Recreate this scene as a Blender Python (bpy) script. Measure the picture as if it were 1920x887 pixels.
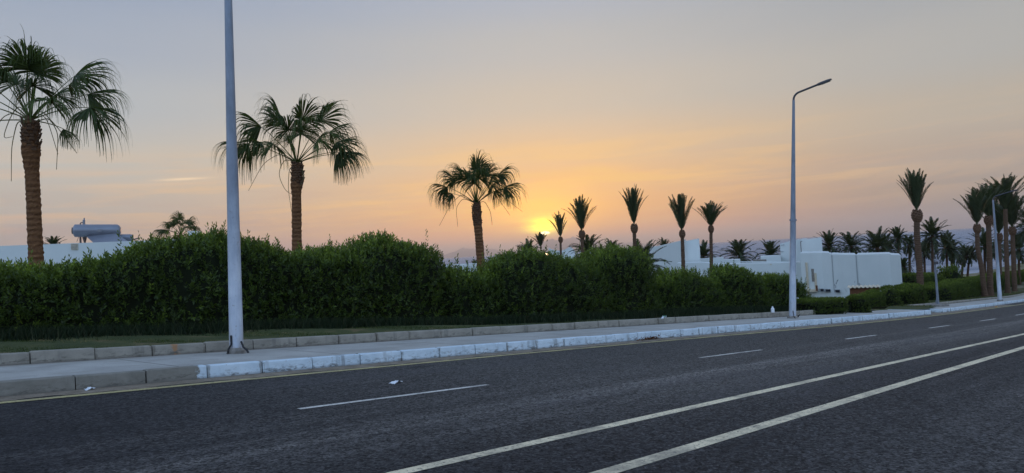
import bpy, math, random
import numpy as np
from mathutils import Matrix, Vector
R_ = math.radians
for o in list(bpy.data.objects): bpy.data.objects.remove(o)
sc = bpy.context.scene
COL = sc.collection
rng = np.random.default_rng(7)
random.seed(7)

# ------------------------------------------------------------------ camera
F = 1350.0; ROLL = R_(3.25); CAMH = 1.5; A = -0.068
PITCH = R_(1.377); YAW = R_(45)
fw = np.array([math.cos(YAW)*math.cos(PITCH), math.sin(YAW)*math.cos(PITCH), math.sin(PITCH)])
r0 = np.array([math.sin(YAW), -math.cos(YAW), 0.0]); u0 = np.cross(r0, fw)
RT = math.cos(ROLL)*r0 - math.sin(ROLL)*u0
UP = math.cos(ROLL)*u0 + math.sin(ROLL)*r0
CAM = np.array([0, 0, CAMH])
cd = bpy.data.cameras.new('camera'); cam = bpy.data.objects.new('camera', cd); COL.objects.link(cam)
cd.sensor_width = 36; cd.lens = F/1920*36; cd.clip_start = 0.05; cd.clip_end = 80000
m = Matrix.Identity(4)
for i in range(3):
    m[i][0] = RT[i]; m[i][1] = UP[i]; m[i][2] = -fw[i]; m[i][3] = CAM[i]
cam.matrix_world = m
sc.camera = cam

# ------------------------------------------------------------------ sky, sun, exposure
def lin(*c):
    return tuple((x/255/12.92 if x <= 10 else ((x/255+0.055)/1.055)**2.4) for x in c) + (1.0,)
SUN_AZ = R_(42.36); SUN_EL = R_(1.5)
sc.view_settings.view_transform = 'Standard'; sc.view_settings.look = 'None'
sc.view_settings.gamma = 1; sc.view_settings.exposure = 0.0; sc.view_settings.use_curve_mapping = False

class NT:
    """small node-tree writer"""
    def __init__(s, nt): s.nt = nt; s.n = nt.nodes; s.n.clear()
    def add(s, t, **k):
        nd = s.n.new(t)
        for a, b in k.items(): setattr(nd, a, b)
        return nd
    def set(s, sock, v):
        if isinstance(v, bpy.types.NodeSocket): s.nt.links.new(v, sock)
        elif isinstance(v, (tuple, list)) and len(v) == 3 and sock.type == 'RGBA': sock.default_value = tuple(v)+(1,)
        else: sock.default_value = v
    def math(s, op, a, b=0.0, c=None, clamp=False):
        nd = s.add('ShaderNodeMath', operation=op, use_clamp=clamp)
        s.set(nd.inputs[0], a); s.set(nd.inputs[1], b)
        if c is not None: s.set(nd.inputs[2], c)
        return nd.outputs[0]
    def mix(s, f, a, b, mode='MIX'):
        nd = s.add('ShaderNodeMix', data_type='RGBA', blend_type=mode)
        s.set(nd.inputs[0], f); s.set(nd.inputs[6], a); s.set(nd.inputs[7], b)
        return nd.outputs[2]
    def ramp(s, f, stops, interp='LINEAR'):
        nd = s.add('ShaderNodeValToRGB'); nd.color_ramp.interpolation = interp
        e = nd.color_ramp.elements
        while len(e) < len(stops): e.new(0.5)
        for i, (p, c) in enumerate(stops):
            e[i].position = p
        for i, (p, c) in enumerate(stops):
            e[i].color = tuple(c) if len(c) == 4 else tuple(c)+(1,)
        s.set(nd.inputs[0], f); return nd.outputs[0]
    def fr(s, f, a, b, c=0.0, d=1.0):
        nd = s.add('ShaderNodeMapRange', clamp=True)
        s.set(nd.inputs[0], f)
        for i, v in enumerate((a, b, c, d)): s.set(nd.inputs[i+1], v)
        return nd.outputs[0]
    def noise(s, vec, scale, detail=4, rough=0.55, dist=0.0):
        nd = s.add('ShaderNodeTexNoise')
        if vec is not None: s.set(nd.inputs['Vector'], vec)
        nd.inputs['Scale'].default_value = scale; nd.inputs['Detail'].default_value = detail
        nd.inputs['Roughness'].default_value = rough; nd.inputs['Distortion'].default_value = dist
        return nd.outputs[0]
    def mapping(s, vec, scale=(1, 1, 1), rot=(0, 0, 0), loc=(0, 0, 0)):
        nd = s.add('ShaderNodeMapping'); s.set(nd.inputs[0], vec)
        nd.inputs['Scale'].default_value = scale; nd.inputs['Rotation'].default_value = rot; nd.inputs['Location'].default_value = loc
        return nd.outputs[0]
    def comb(s, x, y, z=0.0):
        nd = s.add('ShaderNodeCombineXYZ')
        for i, v in enumerate((x, y, z)): s.set(nd.inputs[i], v)
        return nd.outputs[0]
    def sep(s, v):
        nd = s.add('ShaderNodeSeparateXYZ'); s.set(nd.inputs[0], v); return nd.outputs
    def bump(s, h, strength=0.3, dist=0.02):
        nd = s.add('ShaderNodeBump'); s.set(nd.inputs['Height'], h)
        nd.inputs['Strength'].default_value = strength; nd.inputs['Distance'].default_value = dist
        return nd.outputs[0]

world = bpy.data.worlds.new('World'); sc.world = world; world.use_nodes = True
w = NT(world.node_tree)
tc = w.add('ShaderNodeTexCoord')
x, y, z = w.sep(tc.outputs['Generated'])
ca, sa = math.cos(SUN_AZ), math.sin(SUN_AZ)
xr = w.math('ADD', w.math('MULTIPLY', x, ca), w.math('MULTIPLY', y, sa))
yr = w.math('SUBTRACT', w.math('MULTIPLY', y, ca), w.math('MULTIPLY', x, sa))
azd = w.math('MULTIPLY', w.math('ARCTAN2', yr, xr), 57.2958)        # + is left of the sun
eld = w.math('MULTIPLY', w.math('ARCSINE', z), 57.2958)
e = w.fr(eld, 0, 40)
def st(*l): return [(d/40, lin(*c)) for d, c in l]
mid = w.ramp(e, st((0, (206, 156, 132)), (1.4, (244, 160, 100)), (3.2, (246, 182, 108)), (5.3, (234, 188, 132)), (7.6, (224, 192, 150)), (11.7, (197, 189, 174)), (16, (183, 185, 184)), (20, (168, 178, 192)), (40, (135, 155, 186))), 'EASE')
left = w.ramp(e, st((0, (184, 163, 158)), (3, (192, 175, 161)), (5, (195, 184, 170)), (8, (196, 192, 182)), (12, (176, 184, 190)), (16, (160, 172, 189)), (22, (140, 157, 184)), (40, (120, 142, 178))), 'EASE')
right = w.ramp(e, st((0, (176, 164, 160)), (2, (156, 143, 127)), (5, (178, 163, 147)), (8, (186, 175, 158)), (12, (174, 174, 170)), (18, (158, 164, 171)), (26, (142, 155, 176)), (40, (120, 142, 178))), 'EASE')
back = w.mix(1.0, w.ramp(e, st((0, (176, 180, 196)), (8, (170, 186, 212)), (20, (160, 186, 220)), (40, (140, 172, 214))), 'EASE'), (2.5, 2.5, 2.5, 1), 'MULTIPLY')  # sky behind the camera, brightened beyond the rest to light walls and road
ab = w.math('ABSOLUTE', azd)
fl = w.fr(azd, 0, 36); fl.node.interpolation_type = 'SMOOTHSTEP'
frr = w.fr(azd, 0, -32); frr.node.interpolation_type = 'SMOOTHSTEP'
fb = w.fr(ab, 48, 120); fb.node.interpolation_type = 'SMOOTHSTEP'
sky = w.mix(fl, mid, left); sky = w.mix(frr, sky, right); sky = w.mix(fb, sky, back)
zen = w.fr(eld, 32, 75); sky = w.mix(zen, sky, (.34, .46, .72, 1))

# thin streaky cirrus, denser low in the west
cv = w.comb(w.math('MULTIPLY', azd, 0.055), w.math('MULTIPLY', w.math('ADD', eld, w.math('MULTIPLY', azd, 0.02)), 0.62), 3.1)
cn = w.noise(cv, 1.3, 6, 0.62, 0.5)
cmask = w.math('MULTIPLY', w.fr(eld, 1.2, 3.2), w.fr(eld, 10.0, 4.5))
cm = w.math('MULTIPLY', w.fr(cn, 0.46, 0.62), cmask)
near = w.fr(ab, 45, 5)
ccol = w.mix(near, lin(228, 190, 160), lin(255, 205, 110))
sky = w.mix(w.math('MULTIPLY', w.math('MULTIPLY', cm, w.fr(azd, -30, -8, .45, 1.0)), 0.66), sky, ccol)
cn2 = w.noise(w.comb(w.math('MULTIPLY', azd, 0.07), w.math('MULTIPLY', eld, 0.9), 9.7), 1.0, 5, 0.6, 0.8)
dk = w.math('MULTIPLY', w.fr(cn2, 0.5, 0.75), cmask)
sky = w.mix(w.math('MULTIPLY', w.math('MULTIPLY', dk, w.fr(azd, -30, -8, .35, 1.0)), 0.42), sky, lin(190, 158, 146))
# broad soft veils higher up
cn3 = w.noise(w.comb(w.math('MULTIPLY', azd, 0.02), w.math('MULTIPLY', eld, 0.09), 1.7), 1.0, 5, 0.55, 0.6)
sky = w.mix(w.math('MULTIPLY', w.fr(cn3, 0.4, 0.75), 0.16), sky, lin(205, 196, 188))
# a short bright wisp low on the left
def gauss(cx, cy, wx, wy, slope=0.0):
    dx = w.math('DIVIDE', w.math('SUBTRACT', azd, cx), wx)
    dy = w.math('DIVIDE', w.math('SUBTRACT', w.math('SUBTRACT', eld, cy), w.math('MULTIPLY', w.math('SUBTRACT', azd, cx), slope)), wy)
    r2 = w.math('ADD', w.math('MULTIPLY', dx, dx), w.math('MULTIPLY', dy, dy))
    return w.math('EXPONENT', w.math('MULTIPLY', r2, -1.0))
sky = w.mix(w.math('MULTIPLY', gauss(27.0, 6.75, 1.5, 0.09, -0.045), 0.95), sky, lin(255, 226, 186))
sky = w.mix(w.math('MULTIPLY', gauss(30.5, 6.35, 4.2, 0.13, -0.02), 0.35), sky, lin(240, 205, 165))
# sun glow and sun
g1 = gauss(0, 2.6, 9, 4.0); sky = w.mix(w.math('MULTIPLY', g1, 0.35), sky, lin(255, 196, 84))
g2 = gauss(0.1, 2.9, 4.0, 1.9); sky = w.mix(w.math('MULTIPLY', g2, 0.72), sky, (1.8, .98, .06, 1))
g3 = gauss(0.12, 2.05, 1.15, 0.55); sky = w.mix(w.math('MULTIPLY', g3, 0.97), sky, (4.2, 3.7, .0, 1))
streak = w.fr(w.noise(w.comb(w.math('MULTIPLY', azd, 0.12), w.math('MULTIPLY', eld, 2.1), 5.0), 1.0, 3, 0.5, 0.6), 0.5, 0.62)
sky = w.mix(w.math('MULTIPLY', w.math('MULTIPLY', gauss(0, 2.0, 4.5, 1.6), streak), 0.4), sky, lin(255, 160, 66))
g4 = w.fr(gauss(0, 1.5, 0.40, 0.15), 0.30, 0.6); sky = w.mix(g4, sky, (6, 5.0, 2.6, 1))
low = w.fr(eld, 1.15, 0.2); sky = w.mix(w.math('MULTIPLY', low, 0.3), sky, w.mix(w.fr(ab, 3, 26), lin(216, 150, 120), lin(182, 156, 155)))
nis = w.add('ShaderNodeTexSky', sky_type='NISHITA', sun_disc=False)
nis.sun_elevation = SUN_EL; nis.sun_rotation = R_(90)-SUN_AZ; nis.air_density = 1.0; nis.dust_density = 2.0
bg1 = w.add('ShaderNodeBackground'); w.set(bg1.inputs[0], sky); bg1.inputs[1].default_value = 1.0
bg2 = w.add('ShaderNodeBackground'); w.set(bg2.inputs[0], nis.outputs[0]); bg2.inputs[1].default_value = 0.012
ad = w.add('ShaderNodeAddShader'); w.nt.links.new(bg1.outputs[0], ad.inputs[0]); w.nt.links.new(bg2.outputs[0], ad.inputs[1])
wo = w.add('ShaderNodeOutputWorld'); w.nt.links.new(ad.outputs[0], wo.inputs[0])

sl = bpy.data.lights.new('sun', 'SUN'); sl.energy = 0.9; sl.angle = R_(1.5); sl.color = (1.0, 0.55, 0.25)
so = bpy.data.objects.new('sun', sl); COL.objects.link(so)
sd = Vector((math.cos(SUN_AZ)*math.cos(SUN_EL+R_(.6)), math.sin(SUN_AZ)*math.cos(SUN_EL+R_(.6)), math.sin(SUN_EL+R_(.6))))
so.rotation_euler = sd.to_track_quat('Z', 'Y').to_euler(); so.location = (60, 60, 40)

# ------------------------------------------------------------------ helpers
def ray(px, py): return fw + RT*(px-960)/F + UP*(443.5-py)/F
def P(px, py, D): return CAM + ray(px, py)*D
def gnd(px, py, off=0.0):
    d = ray(px, py); k = (off-CAMH)/(d[2]-A*d[0]); return CAM + d*k
SEA = -9.5
def base(s):
    s = np.asarray(s, float); a = np.abs(s)
    r = np.where(a <= 80, a, 80+40*(1-np.exp(-(np.maximum(a, 80)-80)/40)))
    return A*np.sign(s)*r
def sstep(t): t = np.clip(t, 0, 1); return t*t*(3-2*t)
def shore(s): return np.interp(s, [-400, 0, 60, 198, 600], [190, 170, 150, 52, 46])
def ground_z(s, t):
    sh = shore(s); k = sstep((t-26)/(sh+12-26))
    back = np.where(t < -9, 0.1, 0)
    return base(s)*(1-k) + (SEA-1.6)*k + np.where(t > 17, 0.28, 0) * (1-k) + back
def interp(pts):
    xs = [p[0] for p in pts]; ys = [p[1] for p in pts]
    return lambda s: np.interp(s, xs, ys)
EDGE = interp([(-90, 12.9), (-20, 12.2), (2, 11.95), (6, 11.85), (11.5, 11.65), (17, 11.33), (23, 10.9), (29, 10.55), (36, 10.42), (43, 10.5), (51, 10.75), (65, 11.35), (90, 12.8), (140, 16.5), (260, 27)])
KERB = interp([(-90, 13.6), (-20, 12.9), (2, 12.65), (6, 12.55), (12, 12.33), (18, 11.95), (26, 11.45), (33, 11.15), (41, 11.0)])
BACK = interp([(-90, 16.4), (-20, 15.8), (2.5, 15.42), (7, 15.22), (14, 14.7), (23, 14.0), (30.5, 13.35), (41, 12.9)])
KERB2 = interp([(43, 11.25), (55, 11.8), (72, 12.75), (90, 14.0), (140, 17.6), (260, 28)])
BACK2 = interp([(43, 13.3), (53, 13.75), (71, 15.0), (90, 16.1), (140, 19.6), (260, 30)])
DASH = interp([(-60, 9.1), (-10, 8.7), (4.5, 8.45), (8, 8.33), (13.6, 8.1), (21, 7.82), (28, 7.62), (36, 7.5), (51, 7.8), (65, 8.4), (90, 9.8), (140, 13.4), (260, 24)])
LA = interp([(-60, 5.3), (-10, 5.0), (3.5, 4.92), (11.5, 4.84), (17, 4.76), (26, 4.6), (36, 4.5), (51, 4.8), (65, 5.4), (90, 6.8), (140, 10.4), (260, 21)])
LB = interp([(-60, 4.1), (-10, 3.8), (4.6, 3.70), (13, 3.67), (21, 3.64), (30, 3.5), (36, 3.4), (51, 3.7), (65, 4.3), (90, 5.7), (140, 9.3), (260, 20)])

def mesh(name, V, Fc, mats, parent=None, origin=None, smooth=False, uv=None, midx=None, attr=None):
    """V (n,3) array, Fc list of tuples or (m,k) array"""
    me = bpy.data.meshes.new(name)
    V = np.asarray(V, dtype=np.float64)
    if origin is not None: V = V - np.asarray(origin)
    if isinstance(Fc, np.ndarray):
        nf, k = Fc.shape
        me.vertices.add(len(V)); me.vertices.foreach_set('co', V.astype(np.float32).ravel())
        me.loops.add(nf*k); me.loops.foreach_set('vertex_index', Fc.astype(np.int32).ravel())
        me.polygons.add(nf); me.polygons.foreach_set('loop_start', np.arange(0, nf*k, k, dtype=np.int32))
        me.update(calc_edges=True)
    else:
        me.from_pydata([tuple(v) for v in V], [], Fc)
    if not isinstance(mats, (list, tuple)): mats = [mats]
    for mm in mats: me.materials.append(mm)
    if midx is not None: me.polygons.foreach_set('material_index', np.asarray(midx, dtype=np.int32))
    if smooth: me.polygons.foreach_set('use_smooth', np.ones(len(me.polygons), dtype=bool))
    if uv is not None:
        l = me.uv_layers.new(name='UVMap'); li = np.zeros(len(me.loops), dtype=np.int32)
        me.loops.foreach_get('vertex_index', li); l.data.foreach_set('uv', np.asarray(uv, dtype=np.float32)[li].ravel())
    if attr is not None:
        a = me.attributes.new('rnd', 'FLOAT', 'POINT'); a.data.foreach_set('value', np.asarray(attr, dtype=np.float32))
    me.validate(); me.update()
    o = bpy.data.objects.new(name, me); COL.objects.link(o)
    if parent is not None: o.parent = parent
    if origin is not None and parent is None: o.location = tuple(origin)
    return o
def tag(o, label=None, cat=None, group=None, kind=None):
    if label: o['label'] = label
    if cat: o['category'] = cat
    if group: o['group'] = group
    if kind: o['kind'] = kind
    return o
def empty(name, loc, label, cat, group=None):
    o = bpy.data.objects.new(name, None); COL.objects.link(o); o.location = tuple(loc); o.empty_display_size = .3
    return tag(o, label, cat, group)

class MB:
    """collects pieces into one mesh"""
    def __init__(s): s.V = []; s.F = []; s.n = 0
    def add(s, V, Fc):
        V = np.asarray(V, float)
        s.V.append(V); s.F += [tuple(int(i)+s.n for i in f) for f in Fc]; s.n += len(V)
    def box(s, c, size, ax=None):
        c = np.asarray(c, float); h = np.asarray(size, float)/2
        X, Y, Z = (np.array(a, float) for a in (ax or ((1, 0, 0), (0, 1, 0), (0, 0, 1))))
        V = [c+X*h[0]*i+Y*h[1]*j+Z*h[2]*k for k in (-1, 1) for j in (-1, 1) for i in (-1, 1)]
        s.add(V, [(0, 2, 3, 1), (4, 5, 7, 6), (0, 1, 5, 4), (2, 6, 7, 3), (0, 4, 6, 2), (1, 3, 7, 5)])
    def tube(s, pts, rad, n=10, cap=True, jit=None):
        pts = np.asarray(pts, float); k = len(pts)
        rad = np.broadcast_to(np.asarray(rad, float), (k,)) if np.ndim(rad) <= 1 else rad
        T = np.gradient(pts, axis=0); T /= np.linalg.norm(T, axis=1)[:, None]+1e-12
        ref = np.array([0, 0, 1.0]) if abs(T[0][2]) < .9 else np.array([1.0, 0, 0])
        V = []; a = np.linspace(0, 2*np.pi, n, endpoint=False)
        S = np.cross(T[0], ref); S /= np.linalg.norm(S)
        for i in range(k):
            S = S - T[i]*(S@T[i]); S /= np.linalg.norm(S); B = np.cross(T[i], S)
            rr = rad[i]*(1+(jit[i] if jit is not None else 0))
            V.append(pts[i]+(np.cos(a)[:, None]*S+np.sin(a)[:, None]*B)*np.reshape(rr, (-1, 1)))
        V = np.vstack(V); Fc = []
        for i in range(k-1):
            for j in range(n):
                q = (j+1) % n
                Fc.append((i*n+j, i*n+q, (i+1)*n+q, (i+1)*n+j))
        if cap: Fc.append(tuple(range(n))[::-1]); Fc.append(tuple((k-1)*n+j for j in range(n)))
        s.add(V, Fc)
    def build(s, name, mat, parent=None, origin=None, smooth=False):
        return mesh(name, np.vstack(s.V), s.F, mat, parent, origin, smooth)

def mat(name, fn, rough=0.8, spec=0.3):
    mm = bpy.data.materials.new(name); mm.use_nodes = True
    t = NT(mm.node_tree); bs = t.add('ShaderNodeBsdfPrincipled'); out = t.add('ShaderNodeOutputMaterial')
    bs.inputs['Roughness'].default_value = rough; bs.inputs['Specular IOR Level'].default_value = spec
    t.nt.links.new(bs.outputs[0], out.inputs[0])
    t.out = out; t.bs = bs
    fn(t, bs); return mm
def pos(t): return t.add('ShaderNodeNewGeometry').outputs['Position']
def objc(t): return t.add('ShaderNodeTexCoord').outputs['Object']
def simple(name, c, rough=0.7, spec=0.3, var=0.25, scale=3.0, metal=0.0, bump=0.0):
    def f(t, b):
        n = t.noise(pos(t), scale, 5)
        c2 = tuple(v*(1-var) for v in c)
        b.inputs['Metallic'].default_value = metal
        t.set(b.inputs['Base Color'], t.mix(t.fr(n, .3, .7), c2, c))
        if bump: t.set(b.inputs['Normal'], t.bump(t.noise(pos(t), scale*8, 4), bump, .02))
    return mat(name, f, rough, spec)

# ------------------------------------------------------------------ materials
def f_asphalt(t, b):
    uv = t.add('ShaderNodeUVMap'); u, v, _ = t.sep(uv.outputs[0]); p = pos(t)
    n1 = t.noise(p, 0.5, 4); st_ = t.noise(t.comb(t.math('MULTIPLY', u, 0.06), t.math('MULTIPLY', v, 3.0), 0), 1.0, 6, .68)
    # v = metres beyond the far solid line. tyre-worn pale bands run along the lanes
    def band(c, wd):
        d = t.math('DIVIDE', t.math('SUBTRACT', t.math('ADD', v, t.math('MULTIPLY', t.math('SUBTRACT', n1, .5), .25)), c), wd)
        return t.math('EXPONENT', t.math('MULTIPLY', t.math('MULTIPLY', d, d), -1.0))
    wear = t.math('ADD', t.math('MULTIPLY', band(1.7, .38), 1.0), t.math('MULTIPLY', band(0.95, .32), .35))
    wear = t.math('ADD', wear, t.math('MULTIPLY', band(2.9, .35), .25))
    wear = t.math('ADD', wear, t.math('MULTIPLY', band(-3.3, 1.0), .4))
    wear = t.math('ADD', t.math('MULTIPLY', wear, t.fr(st_, .32, .62)), t.math('MULTIPLY', t.fr(st_, .55, .75), .35))
    wear = t.math('MULTIPLY', wear, t.fr(u, -2.0, 14.0, .45, 1.0))
    old = t.fr(u, 1.0, 9.0, .0, 1.0)
    c0 = t.mix(t.fr(n1, .3, .7), (.017, .016, .017), (.024, .023, .024)); c0 = t.mix(t.math('MULTIPLY', old, t.fr(v, -.6, .4, .45, 1.0)), c0, (.062, .058, .053))
    c0 = t.mix(t.math('MULTIPLY', wear, .85, clamp=True), c0, (.165, .15, .135))
    def stones(scale):
        vo = t.add('ShaderNodeTexVoronoi'); vo.inputs['Scale'].default_value = scale; t.set(vo.inputs['Vector'], p)
        return t.sep(vo.outputs['Color'])[0]
    s1, s2, s3 = stones(38), stones(80), stones(20)
    k = t.math('ADD', t.math('ADD', t.math('MULTIPLY', s1, .5), t.math('MULTIPLY', s2, .3)), t.math('MULTIPLY', s3, .25))
    sp = t.noise(p, 50, 3, .75)
    mul = t.fr(k, .2, .9, .15, 2.1); mul = t.math('MULTIPLY', mul, t.fr(sp, .35, .65, .6, 1.4))
    c0 = t.mix(1.0, c0, t.comb(mul, mul, mul), 'MULTIPLY')
    c0 = t.mix(t.math('MULTIPLY', t.math('MULTIPLY', t.fr(s1, .93, .97), t.math('ADD', t.math('MULTIPLY', old, .8), .1)), .4), c0, (.16, .155, .15))
    # a few stains, and thin sealed cracks
    c0 = t.mix(t.math('MULTIPLY', t.fr(t.noise(t.mapping(p, (.5, 1.3, 1)), 1.0, 5, .6), .60, .72), .5), c0, (.014, .014, .015))
    sp2 = s1
    # older patch repairs
    ps = t.noise(t.mapping(p, (.12, .5, 1)), 1.0, 2, .4)
    c0 = t.mix(t.math('MULTIPLY', t.fr(ps, .60, .62), .18), c0, (.085, .08, .082))
    ck = t.add('ShaderNodeTexVoronoi', feature='DISTANCE_TO_EDGE'); ck.inputs['Scale'].default_value = .22
    t.set(ck.inputs['Vector'], t.mix(.35, p, t.add('ShaderNodeTexNoise').outputs[1]))
    t.set(b.inputs['Base Color'], c0)
    t.set(b.inputs['Roughness'], .85)
    h = t.math('ADD', sp, t.math('MULTIPLY', sp2, .7))
    t.set(b.inputs['Normal'], t.bump(h, .4, .008))
M_ASPH = mat('asphalt', f_asphalt, .8, .12)
def f_paint(c):
    def f(t, b):
        p = pos(t); n = t.noise(p, 30, 5, .7); n2 = t.noise(p, 3, 4)
        cc = t.mix(t.fr(n2, .3, .7), tuple(v*.8 for v in c), c)
        cc = t.mix(t.fr(n, .53, .66), cc, (.08, .078, .075)); cc = t.mix(t.math('MULTIPLY', t.fr(t.noise(p, 1.6, 5, .7), .48, .64), .55), cc, (.10, .095, .09))
        t.set(b.inputs['Base Color'], cc); t.set(b.inputs['Normal'], t.bump(n, .5, .01))
    return f
M_LINE = mat('road_paint_cream', f_paint((.78, .66, .44)), .75)
M_LINE2 = mat('road_paint_white', f_paint((.66, .62, .55)), .75)
M_YEL = mat('road_paint_yellow', f_paint((.44, .37, .17)), .75)
def f_gutter(t, b):
    p = pos(t); n = t.noise(p, 4, 6, .7); n2 = t.noise(p, 40, 3, .7)
    c = t.mix(t.fr(n, .3, .7), (.13, .10, .07), (.30, .245, .18)); c = t.mix(t.math('MULTIPLY', t.fr(n2, .55, .7), .6), c, (.05, .045, .04))
    t.set(b.inputs['Base Color'], c); t.set(b.inputs['Normal'], t.bump(t.math('ADD', n, n2), .7, .02))
M_GUT = mat('gutter_dirt', f_gutter, .95)
def f_kerb(painted):
    def f(t, b):
        p = pos(t); X, Y, Z = t.sep(p)
        n = t.noise(p, 2.2, 6, .65); n2 = t.noise(p, 12, 5, .7); n3 = t.noise(t.mapping(p, (1, 1, 3)), 5.0, 6, .75)
        conc = t.mix(t.fr(n, .3, .7), (.15, .14, .115) if painted else (.20, .183, .15), (.23, .215, .18) if painted else (.31, .285, .235))
        hz = t.math('SUBTRACT', Z, t.math('MULTIPLY', X, A))   # height over the road
        h0 = 0.0 if painted else .22
        if painted:
            pt = t.mix(t.fr(n, .3, .7), (.44, .53, .58), (.58, .66, .70))
            pt = t.mix(t.fr(n2, .62, .66), pt, (.33, .31, .28))
            start = t.math('ADD', X, t.math('MULTIPLY', t.math('SUBTRACT', n2, .5), .3))
            c = t.mix(t.fr(start, 4.82, 4.86), conc, pt)
        else: c = conc
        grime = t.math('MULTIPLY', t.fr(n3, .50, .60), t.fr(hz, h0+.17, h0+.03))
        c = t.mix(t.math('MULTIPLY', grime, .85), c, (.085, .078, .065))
        c = t.mix(t.math('MULTIPLY', t.fr(t.noise(t.mapping(p, (2.5, 2.5, .3)), 1.3, 5, .7), .56, .66), .55), c, (.12, .115, .10))
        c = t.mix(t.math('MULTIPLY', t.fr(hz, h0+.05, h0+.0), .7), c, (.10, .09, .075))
        ja = t.add('ShaderNodeAttribute', attribute_name='rnd').outputs['Fac']
        jm = t.fr(t.math('ADD', ja, t.math('MULTIPLY', t.math('SUBTRACT', n2, .5), 1.6)), .55, .8)
        c = t.mix(t.math('MULTIPLY', jm, .6), c, (.12, .105, .08))
        if not painted:   # one rust-brown stain
            d = t.math('ABSOLUTE', t.math('SUBTRACT', X, 5.45))
            c = t.mix(t.math('MULTIPLY', t.fr(t.math('ADD', d, t.math('MULTIPLY', n3, .45)), .30, .25), .75), c, (.33, .15, .05))
        t.set(b.inputs['Base Color'], c); t.set(b.inputs['Normal'], t.bump(t.math('ADD', n2, n3), .4, .015))
    return f
M_KERB = mat('kerb_painted', f_kerb(True), .8); M_KERB2 = mat('kerb_concrete', f_kerb(False), .88)
def f_walk(t, b):
    p = pos(t); uv = t.add('ShaderNodeUVMap'); u, v, _ = t.sep(uv.outputs[0])
    n = t.noise(p, .9, 6, .6); n2 = t.noise(p, 18, 5, .7)
    c = t.mix(t.fr(n, .3, .7), (.27, .262, .235), (.41, .395, .355)); c = t.mix(t.math('MULTIPLY', t.fr(t.noise(t.mapping(p, (1, 3, 1)), .8, 5, .7), .55, .68), .4), c, (.20, .18, .145))
    c = t.mix(t.math('MULTIPLY', t.fr(n2, .5, .72), .35), c, (.17, .165, .15))
    m_ = t.math('ABSOLUTE', t.math('SUBTRACT', t.math('FRACT', t.math('DIVIDE', t.math('ADD', u, t.math('MULTIPLY', v, .12)), 3.1)), .5))
    c = t.mix(t.math('MULTIPLY', t.fr(m_, .008, .003), .8), c, (.06, .058, .05))
    ed = t.fr(t.math('ADD', v, t.math('MULTIPLY', n, .3)), 2.55, 2.8)
    c = t.mix(t.math('MULTIPLY', ed, .6), c, (.21, .18, .14))
    t.set(b.inputs['Base Color'], c); t.set(b.inputs['Normal'], t.bump(n2, .25, .01))
M_WALK = mat('sidewalk_concrete', f_walk, .85)
def f_grass(t, b):
    p = pos(t); n = t.noise(p, .9, 6, .65); n2 = t.noise(p, 9, 5, .7)
    c = t.mix(t.fr(n, .38, .62), (.034, .046, .012), (.066, .072, .021))
    c = t.mix(t.math('MULTIPLY', t.fr(n, .54, .64), .85), c, (.13, .095, .045)); c = t.mix(t.math('MULTIPLY', t.fr(n2, .5, .7), .5), c, (.018, .03, .008))
    t.set(b.inputs['Base Color'], c); t.set(b.inputs['Normal'], t.bump(n2, .8, .04))
M_LAWN = mat('lawn_turf', f_grass, .95)
def f_ground(t, b):
    p = pos(t); X, Y, Z = t.sep(p); n = t.noise(p, .12, 6, .6); n2 = t.noise(p, 3, 5, .7)
    c = t.mix(t.fr(n, .45, .6), (.05, .075, .025), (.22, .18, .12)); c = t.mix(t.math('MULTIPLY', t.fr(n2, .5, .7), .4), c, (.08, .07, .045))
    t.set(b.inputs['Base Color'], c); t.set(b.inputs['Normal'], t.bump(n2, .6, .05))
M_GROUND = mat('sandy_ground', f_ground, .95)
def f_blade(t, b):
    a = t.add('ShaderNodeAttribute', attribute_name='rnd')
    c = t.ramp(a.outputs['Fac'], [(0, (.018, .034, .007)), (.5, (.046, .066, .013)), (.75, (.095, .10, .026)), (1, (.22, .17, .07))])
    t.set(b.inputs['Base Color'], c)
M_BLADE = mat('grass_blade', f_blade, .8, .1)
def f_weed(t, b):
    a = t.add('ShaderNodeAttribute', attribute_name='rnd')
    t.set(b.inputs['Base Color'], t.ramp(a.outputs['Fac'], [(0, (.006, .013, .004)), (.7, (.014, .026, .008)), (1, (.05, .055, .025))]))
M_WEED = mat('weed_blade', f_weed, .7, .15)
def f_sea(t, b):
    p = pos(t)
    rp = t.mapping(p, rot=(0, 0, R_(45)))
    n1 = t.noise(t.mapping(rp, (.035, .16, 1)), 1.0, 5, .62); n2 = t.noise(t.mapping(rp, (.3, .8, 1)), 1.0, 5, .6); n3 = t.noise(t.mapping(rp, (.006, .045, 1)), 1.0, 6, .7)
    t.set(b.inputs['Base Color'], t.mix(t.fr(n3, .40, .62), (.085, .145, .22), (.26, .32, .40)))  # wind lanes; sky reflection off the water is put into their pale colour
    h = t.math('ADD', t.math('MULTIPLY', n1, 5.0), t.math('MULTIPLY', n2, 1.0))
    t.set(b.inputs['Normal'], t.bump(h, 1.0, 1.2)); t.set(b.inputs['Roughness'], t.fr(n3, .3, .7, .42, .30))
    b.inputs['IOR'].default_value = 1.33
M_SEA = mat('sea_water', f_sea, .2, .45)
M_MOUNT = simple('mountain_rock', (.10, .08, .075), .95, .1, .3, .002)
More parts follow.
